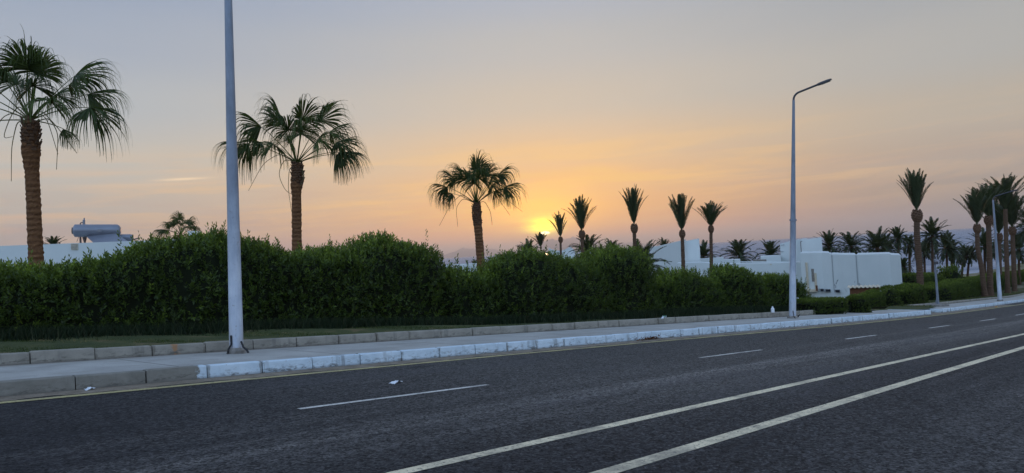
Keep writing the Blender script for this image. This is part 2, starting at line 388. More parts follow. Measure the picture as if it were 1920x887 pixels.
def f_leaf(c1, c2, c3, tr=.25):
    def f(t, b):
        a = t.add('ShaderNodeAttribute', attribute_name='rnd')
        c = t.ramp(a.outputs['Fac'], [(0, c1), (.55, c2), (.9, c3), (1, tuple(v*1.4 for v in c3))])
        t.set(b.inputs['Base Color'], c)
        tl = t.add('ShaderNodeBsdfTranslucent'); t.set(tl.inputs[0], t.mix(.5, c, (.16, .22, .02)))
        ms = t.add('ShaderNodeMixShader'); ms.inputs[0].default_value = tr
        t.nt.links.new(b.outputs[0], ms.inputs[1]); t.nt.links.new(tl.outputs[0], ms.inputs[2]); t.nt.links.new(ms.outputs[0], t.out.inputs[0])
    return f
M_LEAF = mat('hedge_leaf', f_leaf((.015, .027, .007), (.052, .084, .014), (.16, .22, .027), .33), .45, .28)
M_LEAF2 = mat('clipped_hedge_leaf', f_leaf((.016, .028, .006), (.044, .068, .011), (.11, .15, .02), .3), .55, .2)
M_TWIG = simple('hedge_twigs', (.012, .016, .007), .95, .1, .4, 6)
M_FAN = mat('fan_leaf', f_leaf((.020, .032, .010), (.046, .070, .020), (.085, .115, .032), .28), .55, .2)
M_DATE = mat('date_leaf', f_leaf((.022, .030, .016), (.042, .056, .026), (.065, .082, .036), .15), .55, .2)
def f_trunk(c1, c2, f=7.0, dist=2.0):
    def g(t, b):
        p = objc(t); X, Y, Z = t.sep(p)
        n = t.noise(p, 4, 6, .7); n2 = t.noise(t.mapping(p, (6, 6, 30)), 1.0, 5, .7)
        wv = t.math('SINE', t.math('ADD', t.math('MULTIPLY', Z, f*6.283), t.math('MULTIPLY', n, 6)))
        c = t.mix(t.fr(t.math('ADD', wv, t.math('MULTIPLY', n2, 3.2)), -.6, 3.6), c1, c2)
        c = t.mix(t.math('MULTIPLY', t.fr(n, .55, .7), .6), c, tuple(v*.35 for v in c1))
        t.set(b.inputs['Base Color'], c); t.set(b.inputs['Normal'], t.bump(t.math('ADD', t.math('MULTIPLY', wv, .35), n2), .8, .03))
    return g
M_TRUNK = mat('fan_palm_bark', f_trunk((.085, .038, .018), (.20, .10, .045), 5.5), .9, .15)
M_TRUNK2 = mat('date_palm_bark', f_trunk((.055, .034, .022), (.13, .080, .050), 7), .9, .15)
M_BOOT = mat('palm_leaf_stumps', f_trunk((.06, .032, .02), (.17, .10, .06), 9), .9, .15)
M_STALK = simple('flower_stalk', (.14, .12, .05), .7, .2, .3, 6)
def f_galv(t, b):
    p = pos(t); X, Y, Z = t.sep(p); n = t.noise(t.mapping(p, (3, 3, 1.2)), 1.5, 6, .65); n2 = t.noise(p, 14, 4)
    hz = t.math('SUBTRACT', Z, t.math('MULTIPLY', X, A))
    steel = t.mix(t.fr(n, .35, .65), (.15, .18, .22), (.22, .25, .30))
    paint = t.mix(t.fr(n, .35, .65), (.40, .45, .52), (.58, .62, .67))
    c = t.mix(t.fr(hz, 1.6, 3.8), paint, steel)
    c = t.mix(t.math('MULTIPLY', t.fr(n2, .62, .70), .5), c, (.20, .19, .18)); 
    low = t.math('MULTIPLY', t.fr(hz, .95, .3), t.fr(n, .42, .56)); c = t.mix(t.math('MULTIPLY', low, .6), c, (.23, .19, .16))
    t.set(b.inputs['Base Color'], c); b.inputs['Metallic'].default_value = .25
M_POLE = mat('galvanised_pole', f_galv, .5, .5)
M_GREY = simple('dark_grey_metal', (.06, .062, .068), .45, .5, .2, 5, .4)
M_POST = simple('dull_post_paint', (.20, .22, .25), .6, .3, .3, 4)
M_BLACK = simple('black_rubber', (.012, .012, .013), .6, .4, .2, 5)
def f_wall(t, b):
    p = pos(t); n = t.noise(p, .5, 6, .6); n2 = t.noise(p, 6, 5, .7); dr = t.noise(t.mapping(p, (1.6, 1.6, .12)), 1.0, 5, .65)
    c = t.mix(t.fr(n, .3, .7), (.535, .575, .555), (.585, .62, .595)); c = t.mix(t.math('MULTIPLY', t.fr(dr, .55, .75), .18), c, (.44, .46, .45))
    c = t.mix(t.math('MULTIPLY', t.fr(n2, .66, .70), .3), c, (.42, .40, .36))
    t.set(b.inputs['Base Color'], c); t.set(b.inputs['Normal'], t.bump(n2, .15, .02))
M_WALL = mat('white_render', f_wall, .85, .2)
M_CREAM = simple('cream_render', (.62, .54, .40), .85, .2, .25, 2)
M_GLASS = simple('dark_glass', (.02, .022, .03), .1, .5, .2, 3)
M_BROWN = simple('brown_timber', (.16, .07, .035), .8, .2, .4, 5)
M_SEAM = simple('wall_joint', (.36, .38, .38), .9, .1, .2, 5)
M_TANK = simple('painted_tank', (.20, .215, .25), .35, .5, .12, 3, .3)
M_PIPE = simple('old_pipe', (.16, .12, .11), .6, .4, .3, 9)
M_PLATE = simple('aged_plate', (.50, .46, .36), .8, .2, .25, 9)
M_PRINT = simple('faded_print', (.27, .26, .25), .8, .2, .25, 9)
M_CONC = simple('rough_concrete', (.26, .24, .21), .9, .2, .45, 7, bump=.5)
M_WHITE = simple('white_paper', (.75, .77, .78), .8, .2, .15, 20)
M_GREEN = simple('green_print', (.10, .42, .26), .8, .2, .2, 9)
M_DRY = simple('dry_leaf', (.16, .07, .03), .9, .1, .6, 12)
M_SCREEN = simple('amber_reflector', (.6, .28, .04), .3, .5, .1, 9)

# ------------------------------------------------------------------ setting: ground, sea, mountains
def spaced(a, b, seq): return np.unique(np.concatenate([np.arange(lo, hi, st__) for lo, hi, st__ in seq] + [[b]]))
xs = spaced(-4000, 3000, [(-4000, -400, 300), (-400, -60, 20), (-60, 140, 2.5), (140, 400, 10), (400, 3000, 200)])
ys = spaced(-4000, 400, [(-4000, -200, 300), (-200, -10, 15), (-10, 60, 1.5), (60, 220, 5), (220, 400, 30)])
XX, YY = np.meshgrid(xs, ys, indexing='ij')
ZZ = ground_z(XX, YY) - 0.12
ZZ = ZZ + np.where(YY > 24, .25*np.sin(XX*.31+YY*.17)*np.cos(YY*.23), 0)
def grid_faces(nx, ny):
    i, j = np.meshgrid(np.arange(nx-1), np.arange(ny-1), indexing='ij'); a = (i*ny+j).ravel()
    return np.stack([a, a+ny, a+ny+1, a+1], 1)
g = mesh('ground', np.stack([XX.ravel(), YY.ravel(), ZZ.ravel()], 1), grid_faces(len(xs), len(ys)), M_GROUND, smooth=True)
tag(g, kind='structure')
S_ = 34000.0
g = mesh('sea', [(-S_, -2000, SEA), (S_, -2000, SEA), (S_, S_, SEA), (-S_, S_, SEA)], [(0, 1, 2, 3)], M_SEA); tag(g, kind='structure')
# distant range across the bay
def ridge(name, D, ctrl, wid):
    n = 160; pxs = np.linspace(ctrl[0][0], ctrl[-1][0], n); hy = np.interp(pxs, [c[0] for c in ctrl], [c[1] for c in ctrl])
    k = np.arange(n); hy = hy*(1+.10*np.sin(k*.37)+.06*np.sin(k*.93+1)+.04*np.sin(k*2.1))
    V = []
    for i in range(n):
        b0 = P(pxs[i], 470, D); h = max(0, hy[i])*D/F
        d = np.array([fw[0], fw[1], 0])
        for q, zz in ((-wid, -2), (-wid*.45, h*.45), (-wid*.1, h*.85), (0, h), (wid*.5, h*.5), (wid, -2)):
            v = b0[:2]+d[:2]*q; V.append((v[0], v[1], SEA+(11+zz if zz > 0 else zz)))
    return tag(mesh(name, V, grid_faces(n, 6), M_MOUNT, smooth=True), kind='structure')
ridge('mountains', 25000, [(800, 0), (840, 8), (870, 15), (905, 13), (950, 6), (985, 8), (1015, 18), (1045, 23), (1070, 24), (1095, 18), (1135, 12), (1180, 8), (1240, 3), (1300, 0)], 1500)

HB = (-35000.0, 35000.0, -5000.0, 35000.0, SEA-6.0, 520.0)
hm = bpy.data.materials.new('haze_air'); hm.use_nodes = True; ht = NT(hm.node_tree)
pv = ht.add('ShaderNodeVolumePrincipled'); pv.inputs['Color'].default_value = (.97, .95, .95, 1); pv.inputs['Density'].default_value = 0.75e-4; pv.inputs['Anisotropy'].default_value = .55
ho = ht.add('ShaderNodeOutputMaterial'); ht.nt.links.new(pv.outputs[0], ho.inputs['Volume'])
hb = MB(); hb.box(((HB[0]+HB[1])/2, (HB[2]+HB[3])/2, (HB[4]+HB[5])/2), (HB[1]-HB[0], HB[3]-HB[2], HB[5]-HB[4]))
tag(hb.build('haze', hm), kind='stuff')

# ------------------------------------------------------------------ road, markings, kerbs, pavement
ss = np.concatenate([np.arange(-90, -20, 4), np.arange(-20, 60, .5), np.arange(60, 262, 3)])
def strip(name, f0, f1, off, m_, s_=ss, nv=2, uvf=None, wob=0.0, kind='structure', parent=None):
    V = []; UVs = []
    for s in s_:
        a, b = float(f0(s)), float(f1(s))
        for j in range(nv):
            q = j/(nv-1); t = a+(b-a)*q
            if wob and j in (0,): t += wob*(math.sin(s*3.1)+.7*math.sin(s*7.7+1)+.5*math.sin(s*17.3))
            V.append((s, t, float(base(s))+off)); UVs.append((s, t-(float(LA(s)) if uvf is None else float(uvf(s)))))
    return tag(mesh(name, V, grid_faces(len(s_), nv), m_, uv=UVs), kind=kind)
strip('road', lambda s: LB(s)-12.5, lambda s: EDGE(s)+2.4, 0.0, M_ASPH, nv=8)
strip('gutter', lambda s: EDGE(s)+.20, lambda s: EDGE(s)+1.6, .004, M_GUT, s_=np.arange(-60, 62, .12), nv=4, wob=.05)
def marking(f, wd, s0, s1, m_, step=.5, off=.004):
    s_ = np.arange(s0, s1+1e-6, (s1-s0)/max(1, round((s1-s0)/step)))
    o = strip('road_marking', lambda s: f(s)-wd/2, lambda s: f(s)+wd/2, off, m_, s_=s_); return o
marking(LA, .15, -90, 260, M_LINE); marking(LB, .17, -90, 260, M_LINE); marking(EDGE, .19, -90, 260, M_YEL, off=.008)
for c0, c1 in [(-13.5, -10.2), (-5, -1.7), (4.47, 7.62), (13.5, 16.1), (20.8, 23.0), (27.8, 30.1), (34.3, 36.9), (41.5, 44), (48.5, 51), (56, 58.5), (63, 65.5), (70, 72.5), (78, 80.5)]:
    marking(DASH, .10, c0, c1, M_LINE2)

def kerb_blocks(name, f, s0, s1, z0, h, wd, m_, L=1.0, gap=.018, seed=1, endround=False):
    r = np.random.default_rng(seed); mb = MB(); s = s0; AT = []
    while s < s1-.05:
        l = min(L*r.uniform(.96, 1.04), s1-s); a, b_ = s+gap/2, s+l-gap/2
        jt, jz = r.normal(0, .008), r.normal(0, .005); bv = .022
        ring = [(0, 0), (0, h-bv), (bv*.3, h-bv*.3), (bv, h), (wd-bv, h), (wd, h-bv), (wd, 0)]
        V = []
        jm = r.uniform(.1, .95)
        for q, jv in ((a, 1), (a+.03, .9), (a+.07, .3), (a+.22, 0), ((a+b_)/2, 0), (b_-.22, 0), (b_-.07, .3), (b_-.03, .9), (b_, 1)):
            for (dt, dz) in ring:
                AT.append(jv*jm); c = 0.0
                if dz > h*.5 and jv == 1: c = r.uniform(0, .018)
                V.append((q, float(f(q))+dt+jt+r.normal(0, .002), float(base(q))+z0+max(-.05, dz)+(jz if dz > 0 else -.05)-c))
        n = len(ring); Fc = []
        for k in range(8):
            for j in range(n-1): Fc.append((k*n+j, k*n+j+1, (k+1)*n+j+1, (k+1)*n+j))
        Fc.append(tuple(range(n))[::-1]); Fc.append(tuple(8*n+j for j in range(n)))
        mb.add(V, Fc); s += l
    return tag(mesh(name, np.vstack(mb.V), mb.F, m_, attr=AT), kind='structure')
KH = .22
kerb_blocks('kerb', KERB, -60, 40.6, 0, KH, .15, M_KERB, seed=2)
kerb_blocks('kerb', KERB2, 43.6, 150, 0, KH*.9, .15, M_KERB, seed=3)
kerb_blocks('raised_kerb', BACK, -60, 37.5, KH, .21, .14, M_KERB2, L=1.0, seed=4)
kerb_blocks('raised_kerb', BACK2, 45.5, 150, KH*.9, .16, .14, M_KERB2, seed=5)
strip('sidewalk', lambda s: KERB(s)+.13, lambda s: BACK(s)+.05, KH-.004, M_WALK, s_=np.arange(-60, 40.7, .5), uvf=lambda s: KERB(s))
strip('sidewalk', lambda s: KERB2(s)+.13, lambda s: BACK2(s)+.05, KH*.9-.004, M_WALK, s_=np.arange(43.7, 150, 1), uvf=lambda s: KERB2(s))
# mortar/dirt core behind the kerb joints
strip('kerb_bed', lambda s: KERB(s)+.012, lambda s: KERB(s)+.10, KH-.05, M_CONC, s_=np.arange(-60, 40.5, .5))
V = []
# pavement ends
for s_end, fk, fb, hh in ((40.6, KERB, BACK, KH), (43.62, KERB2, BACK2, KH*.9)):
    mb = MB(); a = float(fk(s_end)); b_ = float(fb(s_end)); mb.box((s_end, (a+b_)/2+.07, float(base(s_end))+hh/2-.05), (.14, b_-a+.1, hh+.10)); tag(mb.build('kerb_end', M_KERB), kind='structure')
# lawn behind the raised kerb
def lawn_z(s, t): return base(s) + .36 + .05*np.sin(s*.7+t*1.3)*np.sin(s*.23+2) + .02*(t-15)*(t < 21)
s_ = np.arange(-60, 41, .4); V = []; nv = 22
for s in s_:
    a = float(BACK(s))+.12
    for j in range(nv):
        t = a+(25-a)*(j/(nv-1))**1.3
        V.append((s, t, float(base(s))+.39 if j == 0 else float(lawn_z(s, t))+.03*math.sin(s*2.1+j)))
tag(mesh('lawn', V, grid_faces(len(s_), nv), M_LAWN, smooth=True), kind='structure')
s_ = np.arange(41, 112, .8); V = []
for s in s_:
    a = float(BACK2(s))+.12; drop = float(np.interp(s, [41, 45.6, 46], [.15, .3, .30]))
    if s < 45.5: a = 11.9
    for j in range(nv):
        t = a+(26.5-a)*(j/(nv-1))**1.3; V.append((s, t, float(base(s))+drop+.03*math.sin(s*1.1+j)+(.012*(t-a))))
tag(mesh('lawn', V, grid_faces(len(s_), nv), M_LAWN, smooth=True), kind='structure')
mb = MB()

# grass blades (countless)
def blades(name, pts, h0, h1, wd, seed, m_=None, dry=None):
    r = np.random.default_rng(seed); n = len(pts); az = r.uniform(0, 6.283, n); h = r.uniform(h0, h1, n)
    d = np.stack([np.cos(az), np.sin(az), np.zeros(n)], 1); lean = np.stack([r.normal(0, .4, n)*h, r.normal(0, .4, n)*h, h], 1)
    V = np.stack([pts-d*wd/2, pts+d*wd/2, pts+lean], 1).reshape(-1, 3)
    Fc = np.arange(3*n).reshape(n, 3)
    rv = r.uniform(0, 1, n)**1.3
    if dry is not None: rv = np.clip(rv*.55+dry, 0, 1)
    return tag(mesh(name, V, Fc, m_ or M_BLADE, attr=np.repeat(rv, 3)), kind='stuff')
n = 90000; s = rng.uniform(-4, 40, n)**1.0; q = rng.uniform(0, 1, n); t = BACK(s)+.16+q*5.0
patch = np.sin(s*1.7+np.sin(t*2))*np.sin(t*1.9+s*.6)
ok = patch > -.55
s, t = s[ok], t[ok]
dr = np.clip((np.sin(s*.9+1)*np.sin(s*2.3+t*1.1)+.6*np.sin(s*4.1+t*2.2)-.05)*1.1, .06, .75)
keepg = rng.uniform(0, 1, len(s)) > dr*1.1; s, t, dr = s[keepg], t[keepg], dr[keepg]
g = blades('grass', np.stack([s, t, lawn_z(s, t)-.01], 1), .015, .05, .012, 3, dry=dr); tag(g, 'short patchy green turf between raised kerb and hedge', 'grass')
n = 30000; s = rng.uniform(44, 100, n); t = np.where(s < 45.5, 12, BACK2(s)+.16)+rng.uniform(0, 1, n)*6
g = blades('grass', np.stack([s, t, base(s)+.30], 1), .03, .09, .03, 4); tag(g, 'green turf around the roadside date palms', 'grass')

# ------------------------------------------------------------------ hedges
class Lump:
    def __init__(s, seed, freqs=(.6, 1.3, 2.6, 5.0), amps=(1, .6, .4, .3)):
        r = np.random.default_rng(seed); s.k = []; 
        for f, a in zip(freqs, amps):
            for _ in range(4):
                d = r.normal(size=3); d /= np.linalg.norm(d); s.k.append((d*f*r.uniform(.7, 1.3)*2.2, r.uniform(0, 6.28), a/4))
    def __call__(s, p): return sum(a*np.sin(p@k+ph) for k, ph, a in s.k)*1.6
def leaves_mesh(C, N, L, W, r):
    """pointed four-cornered leaves at C, facing roughly N"""
    n = len(C); a = r.normal(size=(n, 3)); a[:, 2] += .5
    N = N+r.normal(0, .55, (n, 3)); N /= np.linalg.norm(N, axis=1)[:, None]
    a -= N*np.sum(a*N, 1)[:, None]; a /= np.linalg.norm(a, axis=1)[:, None]+1e-9
    b = np.cross(N, a); L = L[:, None]; W = W[:, None]
    return np.stack([C, C+a*L*.45+b*W/2, C+a*L, C+a*L*.45-b*W/2], 1).reshape(-1, 3)
def hedge(name, label, path, tops, wid, seed, leafL=.085, dens=620, box=.55, group=None, cat='hedge', lump=.16, sprig=5.0, m_=None, gz=.36, shoot=.42, clip=None):
    """path: front foot line (s,t) list; tops: list of (px, ytop) seen in the outline; wid: half width"""
    r = np.random.default_rng(seed); lm = Lump(seed); clip = (sprig == 0) if clip is None else clip
    pts = np.array(path, float)
    # resample the path by picture column so that tops can be read off at its depth
    dens_p = []
    for i in range(len(pts)-1):
        for q in np.linspace(0, 1, 40, endpoint=False): dens_p.append(pts[i]*(1-q)+pts[i+1]*q)
    dens_p.append(pts[-1]); dens_p = np.array(dens_p)
    tan = np.gradient(dens_p, axis=0); tan /= np.linalg.norm(tan, axis=1)[:, None]
    nor = np.stack([-tan[:, 1], tan[:, 0]], 1)
    cen = dens_p+nor*wid
    z0 = np.minimum(base(cen[:, 0])+gz, ground_z(cen[:, 0], cen[:, 1])+.1)
    p3 = np.stack([cen[:, 0], cen[:, 1], z0], 1)-CAM
    D = p3@fw; px = 960+F*(p3@RT)/D
    yt = np.interp(px, [a for a, b in tops], [b for a, b in tops])
    # height such that the point at (cen) projects at yt : solve z
    zt = CAMH + D*(fw[2]+RT[2]*(px-960)/F+UP[2]*(443.5-yt)/F)
    keep = (px >= tops[0][0]-2) & (px <= tops[-1][0]+2)
    cen, nor, tan, z0, zt = cen[keep], nor[keep], tan[keep], z0[keep], zt[keep]
    h = np.maximum(zt-z0-(.04 if clip else .10), .25)
    ln = np.concatenate([[0], np.cumsum(np.linalg.norm(np.diff(cen, axis=0), axis=1))]); Lt = ln[-1]
    def surf(u, th, inset=0.0):
        l = u*Lt; cx = np.interp(l, ln, cen[:, 0]); cy = np.interp(l, ln, cen[:, 1]); nx = np.interp(l, ln, nor[:, 0]); ny = np.interp(l, ln, nor[:, 1])
        hh = np.interp(l, ln, h); zz = np.interp(l, ln, z0)
        ed = np.minimum(l, Lt-l)/(wid*.9); e_ = np.clip(ed, 0, 1); ef = np.sqrt(np.clip(1-(1-e_)**2, 0.02, 1))
        c, s_ = np.cos(th), np.sin(th)
        k1 = np.sign(c)*np.abs(c)**box*wid*ef; k2 = np.abs(s_)**box
        p = np.stack([cx-nx*k1, cy-ny*k1, zz+hh*k2], 1)
        N = np.stack([-nx*c, -ny*c, s_*1.0], 1); N /= np.linalg.norm(N, axis=1)[:, None]
        dsp = lm(p)*lump
        # endcaps lean outward
        return p+N*(dsp-inset)[:, None], N
    tt = np.linspace(0, np.pi, 200); cxs = np.sign(np.cos(tt))*np.abs(np.cos(tt))**box*wid; czs = np.abs(np.sin(tt))**box*h.mean()
    al = np.concatenate([[0], np.cumsum(np.hypot(np.diff(cxs), np.diff(czs)))]); perim = al[-1]; al /= al[-1]
    V = []; AT = []
    def shoots(n, k, q, length, upw, spread, base_r, inset):
        """n leafy shoots of k leaves growing out of the surface"""
        u = r.uniform(0, 1, n); th = np.interp(q, al, tt)
        C0, N0 = surf(u, th, inset)
        d = N0*.75+np.array([0, 0, 1.])*upw[:, None]+r.normal(0, spread, (n, 3)); d /= np.linalg.norm(d, axis=1)[:, None]
        f_ = (np.arange(k)+.6)/k; C = C0[:, None]+d[:, None]*(length[:, None]*f_)[..., None]
        s1 = np.cross(d, [0.13, .2, 1.]); s1 /= np.linalg.norm(s1, axis=1)[:, None]+1e-9; s2 = np.cross(d, s1)
        ang = np.arange(k)*2.3+r.uniform(0, 6.28, n)[:, None]; cr = np.cos(ang)[..., None]*s1[:, None]+np.sin(ang)[..., None]*s2[:, None]
        out = cr*(1.0-.45*f_)[None, :, None]+d[:, None]*(.45+.8*f_)[None, :, None]+r.normal(0, .15, (n, k, 3)); out /= np.linalg.norm(out, axis=2)[..., None]
        side = np.cross(out, d[:, None]+r.normal(0, .5, (n, k, 3))); side /= np.linalg.norm(side, axis=2)[..., None]+1e-9
        L_ = (leafL*r.uniform(.75, 1.25, (n, k))*(1.1-.35*f_))[..., None]; W_ = L_*.20
        V.append(np.stack([C, C+out*L_*.45+side*W_, C+out*L_, C+out*L_*.45-side*W_], 2).reshape(-1, 3))
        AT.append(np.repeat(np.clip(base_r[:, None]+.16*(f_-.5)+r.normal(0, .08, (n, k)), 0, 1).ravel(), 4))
    kk = 9; n = int(Lt*perim*dens*(1.5 if clip else 1)/kk)
    q = r.uniform(0, 1, n); q = np.where((q > .66) & (r.uniform(0, 1, n) < .6), q*.62, q); th_ = np.interp(q, al, tt)
    tone = np.clip(r.normal(.36, .17, n)+.38*np.sin(th_)**4*(q > .15), 0, 1)  # light falling on hedge tops is put into the colour: upper leaves paler
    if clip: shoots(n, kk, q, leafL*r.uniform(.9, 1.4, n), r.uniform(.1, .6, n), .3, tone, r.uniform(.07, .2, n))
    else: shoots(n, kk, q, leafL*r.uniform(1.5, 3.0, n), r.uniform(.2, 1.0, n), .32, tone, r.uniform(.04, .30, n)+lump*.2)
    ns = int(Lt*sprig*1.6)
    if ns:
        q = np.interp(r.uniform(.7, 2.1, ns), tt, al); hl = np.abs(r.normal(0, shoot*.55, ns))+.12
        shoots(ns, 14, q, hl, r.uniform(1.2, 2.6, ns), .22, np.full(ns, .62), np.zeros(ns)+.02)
    V = np.vstack(V); AT = np.concatenate(AT); nf = len(V)//4; Fc = np.arange(4*nf).reshape(nf, 4)
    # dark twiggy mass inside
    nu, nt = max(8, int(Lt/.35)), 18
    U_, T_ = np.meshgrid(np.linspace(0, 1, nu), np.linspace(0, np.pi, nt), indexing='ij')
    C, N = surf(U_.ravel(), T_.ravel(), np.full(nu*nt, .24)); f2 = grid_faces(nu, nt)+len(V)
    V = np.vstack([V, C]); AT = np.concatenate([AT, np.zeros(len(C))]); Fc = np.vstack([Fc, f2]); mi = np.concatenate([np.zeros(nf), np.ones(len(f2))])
    og = (cen[len(cen)//2][0], cen[len(cen)//2][1], z0[len(cen)//2])
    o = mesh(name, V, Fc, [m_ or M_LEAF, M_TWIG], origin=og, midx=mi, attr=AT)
    return tag(o, label, cat, group)
GH = 'leafy hedge clumps behind the pavement'
FOOT = [(-14, 22.5), (-4, 21.2), (3.4, 20.0), (7, 19.3), (12, 18.2), (16.3, 17.0), (26, 15.8), (33, 14.5), (38, 13.6)]
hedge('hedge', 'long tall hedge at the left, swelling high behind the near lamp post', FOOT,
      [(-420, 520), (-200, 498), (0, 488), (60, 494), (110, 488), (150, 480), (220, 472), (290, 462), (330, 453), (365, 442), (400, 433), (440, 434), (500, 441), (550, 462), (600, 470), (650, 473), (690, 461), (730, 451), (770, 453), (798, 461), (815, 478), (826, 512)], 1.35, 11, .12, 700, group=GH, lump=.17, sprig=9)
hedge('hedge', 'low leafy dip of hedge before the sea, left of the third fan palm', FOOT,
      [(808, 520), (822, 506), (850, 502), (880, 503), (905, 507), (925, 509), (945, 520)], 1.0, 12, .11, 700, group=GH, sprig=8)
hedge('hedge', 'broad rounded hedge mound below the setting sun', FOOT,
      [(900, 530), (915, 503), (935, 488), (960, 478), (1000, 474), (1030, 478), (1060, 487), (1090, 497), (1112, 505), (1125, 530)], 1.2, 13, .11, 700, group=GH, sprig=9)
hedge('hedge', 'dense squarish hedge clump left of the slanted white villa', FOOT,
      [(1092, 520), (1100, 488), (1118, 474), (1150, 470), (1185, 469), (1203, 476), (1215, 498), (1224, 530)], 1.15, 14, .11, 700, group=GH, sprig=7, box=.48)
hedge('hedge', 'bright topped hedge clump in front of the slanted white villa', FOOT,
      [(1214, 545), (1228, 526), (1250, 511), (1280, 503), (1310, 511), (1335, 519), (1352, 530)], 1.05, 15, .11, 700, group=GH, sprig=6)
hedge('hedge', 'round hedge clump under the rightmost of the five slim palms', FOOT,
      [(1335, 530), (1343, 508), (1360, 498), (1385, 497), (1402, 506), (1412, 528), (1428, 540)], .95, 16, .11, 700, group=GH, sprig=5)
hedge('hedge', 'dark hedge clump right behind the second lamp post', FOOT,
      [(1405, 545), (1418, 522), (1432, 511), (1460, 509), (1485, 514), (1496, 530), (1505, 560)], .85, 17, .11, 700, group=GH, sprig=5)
# low weeds creeping along the hedge foot
n = 60000; s = rng.uniform(-3, 37, n); ft = interp(FOOT); t = ft(s)-.25+rng.normal(0, .35, n)
hh = .10+.16*np.clip(np.sin(s*2.3)+np.sin(s*5.1+1), 0, 2)
g = blades('weeds', np.stack([s, t, lawn_z(s, t)-.02], 1), .10, .36, .022, 9, M_WEED); tag(g, 'dark tangled weeds along the foot of the hedge', 'weeds')

def gp(px, py, off=.36): g_ = gnd(px, py, off); return (float(g_[0]), float(g_[1]))
G2 = 'clipped hedges on the right'
hedge('clipped_hedge', 'low box-cut dark hedge between second lamp post and light green bush', [gp(1502, 586), gp(1604, 582)],
      [(1500, 560), (1520, 558), (1560, 556), (1600, 553), (1606, 553)], .8, 21, .07, 900, box=.22, group=G2, lump=.03, sprig=0, m_=M_LEAF2)
hedge('clipped_hedge', 'low hedge sloping down behind the leaf bush beside the wall', [gp(1612, 576), gp(1672, 572)],
      [(1606, 555), (1630, 547), (1650, 540), (1676, 546)], .9, 27, .08, 800, box=.5, group=G2, lump=.08, sprig=0, m_=M_LEAF2)
hedge('rounded_bush', 'light green cube-like bush at the end of the box-cut hedge', [gp(1598, 581.5), gp(1643, 580.5)],
      [(1596, 556), (1605, 552), (1638, 551), (1646, 557)], .55, 22, .07, 1100, box=.4, group=G2, lump=.05, sprig=0, cat='bush', m_=M_LEAF2)
hedge('rounded_bush', 'dark rounded bush in front of the right end of the white wall', [gp(1648, 573), gp(1700, 571)],
      [(1652, 550), (1664, 536), (1682, 530), (1696, 536), (1708, 548)], .9, 23, .08, 700, box=.55, group=G2, lump=.10, sprig=0, cat='bush', m_=M_LEAF2)
hedge('clipped_hedge', 'rounded hedge directly behind the tall lone date palm', [gp(1690, 571), gp(1752, 568)],
      [(1684, 545), (1700, 534), (1725, 532), (1745, 533), (1756, 545)], 1.0, 24, .085, 700, box=.5, group=G2, lump=.10, sprig=0, m_=M_LEAF2)
hedge('clipped_hedge', 'long trimmed hedge running behind the palm cluster on the right', [gp(1742, 567), gp(1800, 560), gp(1860, 552.5), gp(1930, 546), gp(1990, 540)],
      [(1736, 542), (1750, 533), (1790, 527), (1830, 519), (1870, 513), (1920, 508), (1990, 500)], 1.5, 25, .10, 520, box=.5, group=G2, lump=.14, sprig=0, m_=M_LEAF2)

# ------------------------------------------------------------------ palms
class Strips:
    def __init__(s): s.V = []; s.F = []; s.A = []; s.n = 0
    def add(s, Pm, Sd, W, rnd):
        """Pm (n,k,3) centre lines, Sd (n,k,3) side vectors, W (n,k) widths"""
        n, k, _ = Pm.shape
        V = np.stack([Pm-Sd*W[..., None]/2, Pm+Sd*W[..., None]/2], 2)      # n,k,2,3
        idx = np.arange(n*k*2).reshape(n, k, 2)+s.n
        Fc = np.stack([idx[:, :-1, 0], idx[:, :-1, 1], idx[:, 1:, 1], idx[:, 1:, 0]], -1).reshape(-1, 4)
        s.V.append(V.reshape(-1, 3)); s.F.append(Fc); s.A.append(np.broadcast_to(np.reshape(rnd, (-1, 1, 1)), (n, k, 2)).reshape(-1)); s.n += n*k*2
    def mesh(s, name, m_, parent=None):
        return mesh(name, np.vstack(s.V), np.vstack(s.F), m_, parent, attr=np.concatenate(s.A))
def unit(v): return v/(np.linalg.norm(v, axis=-1, keepdims=True)+1e-12)
FWH = unit(np.array([fw[0], fw[1], 0])); RH = np.array([r0[0], r0[1], 0])
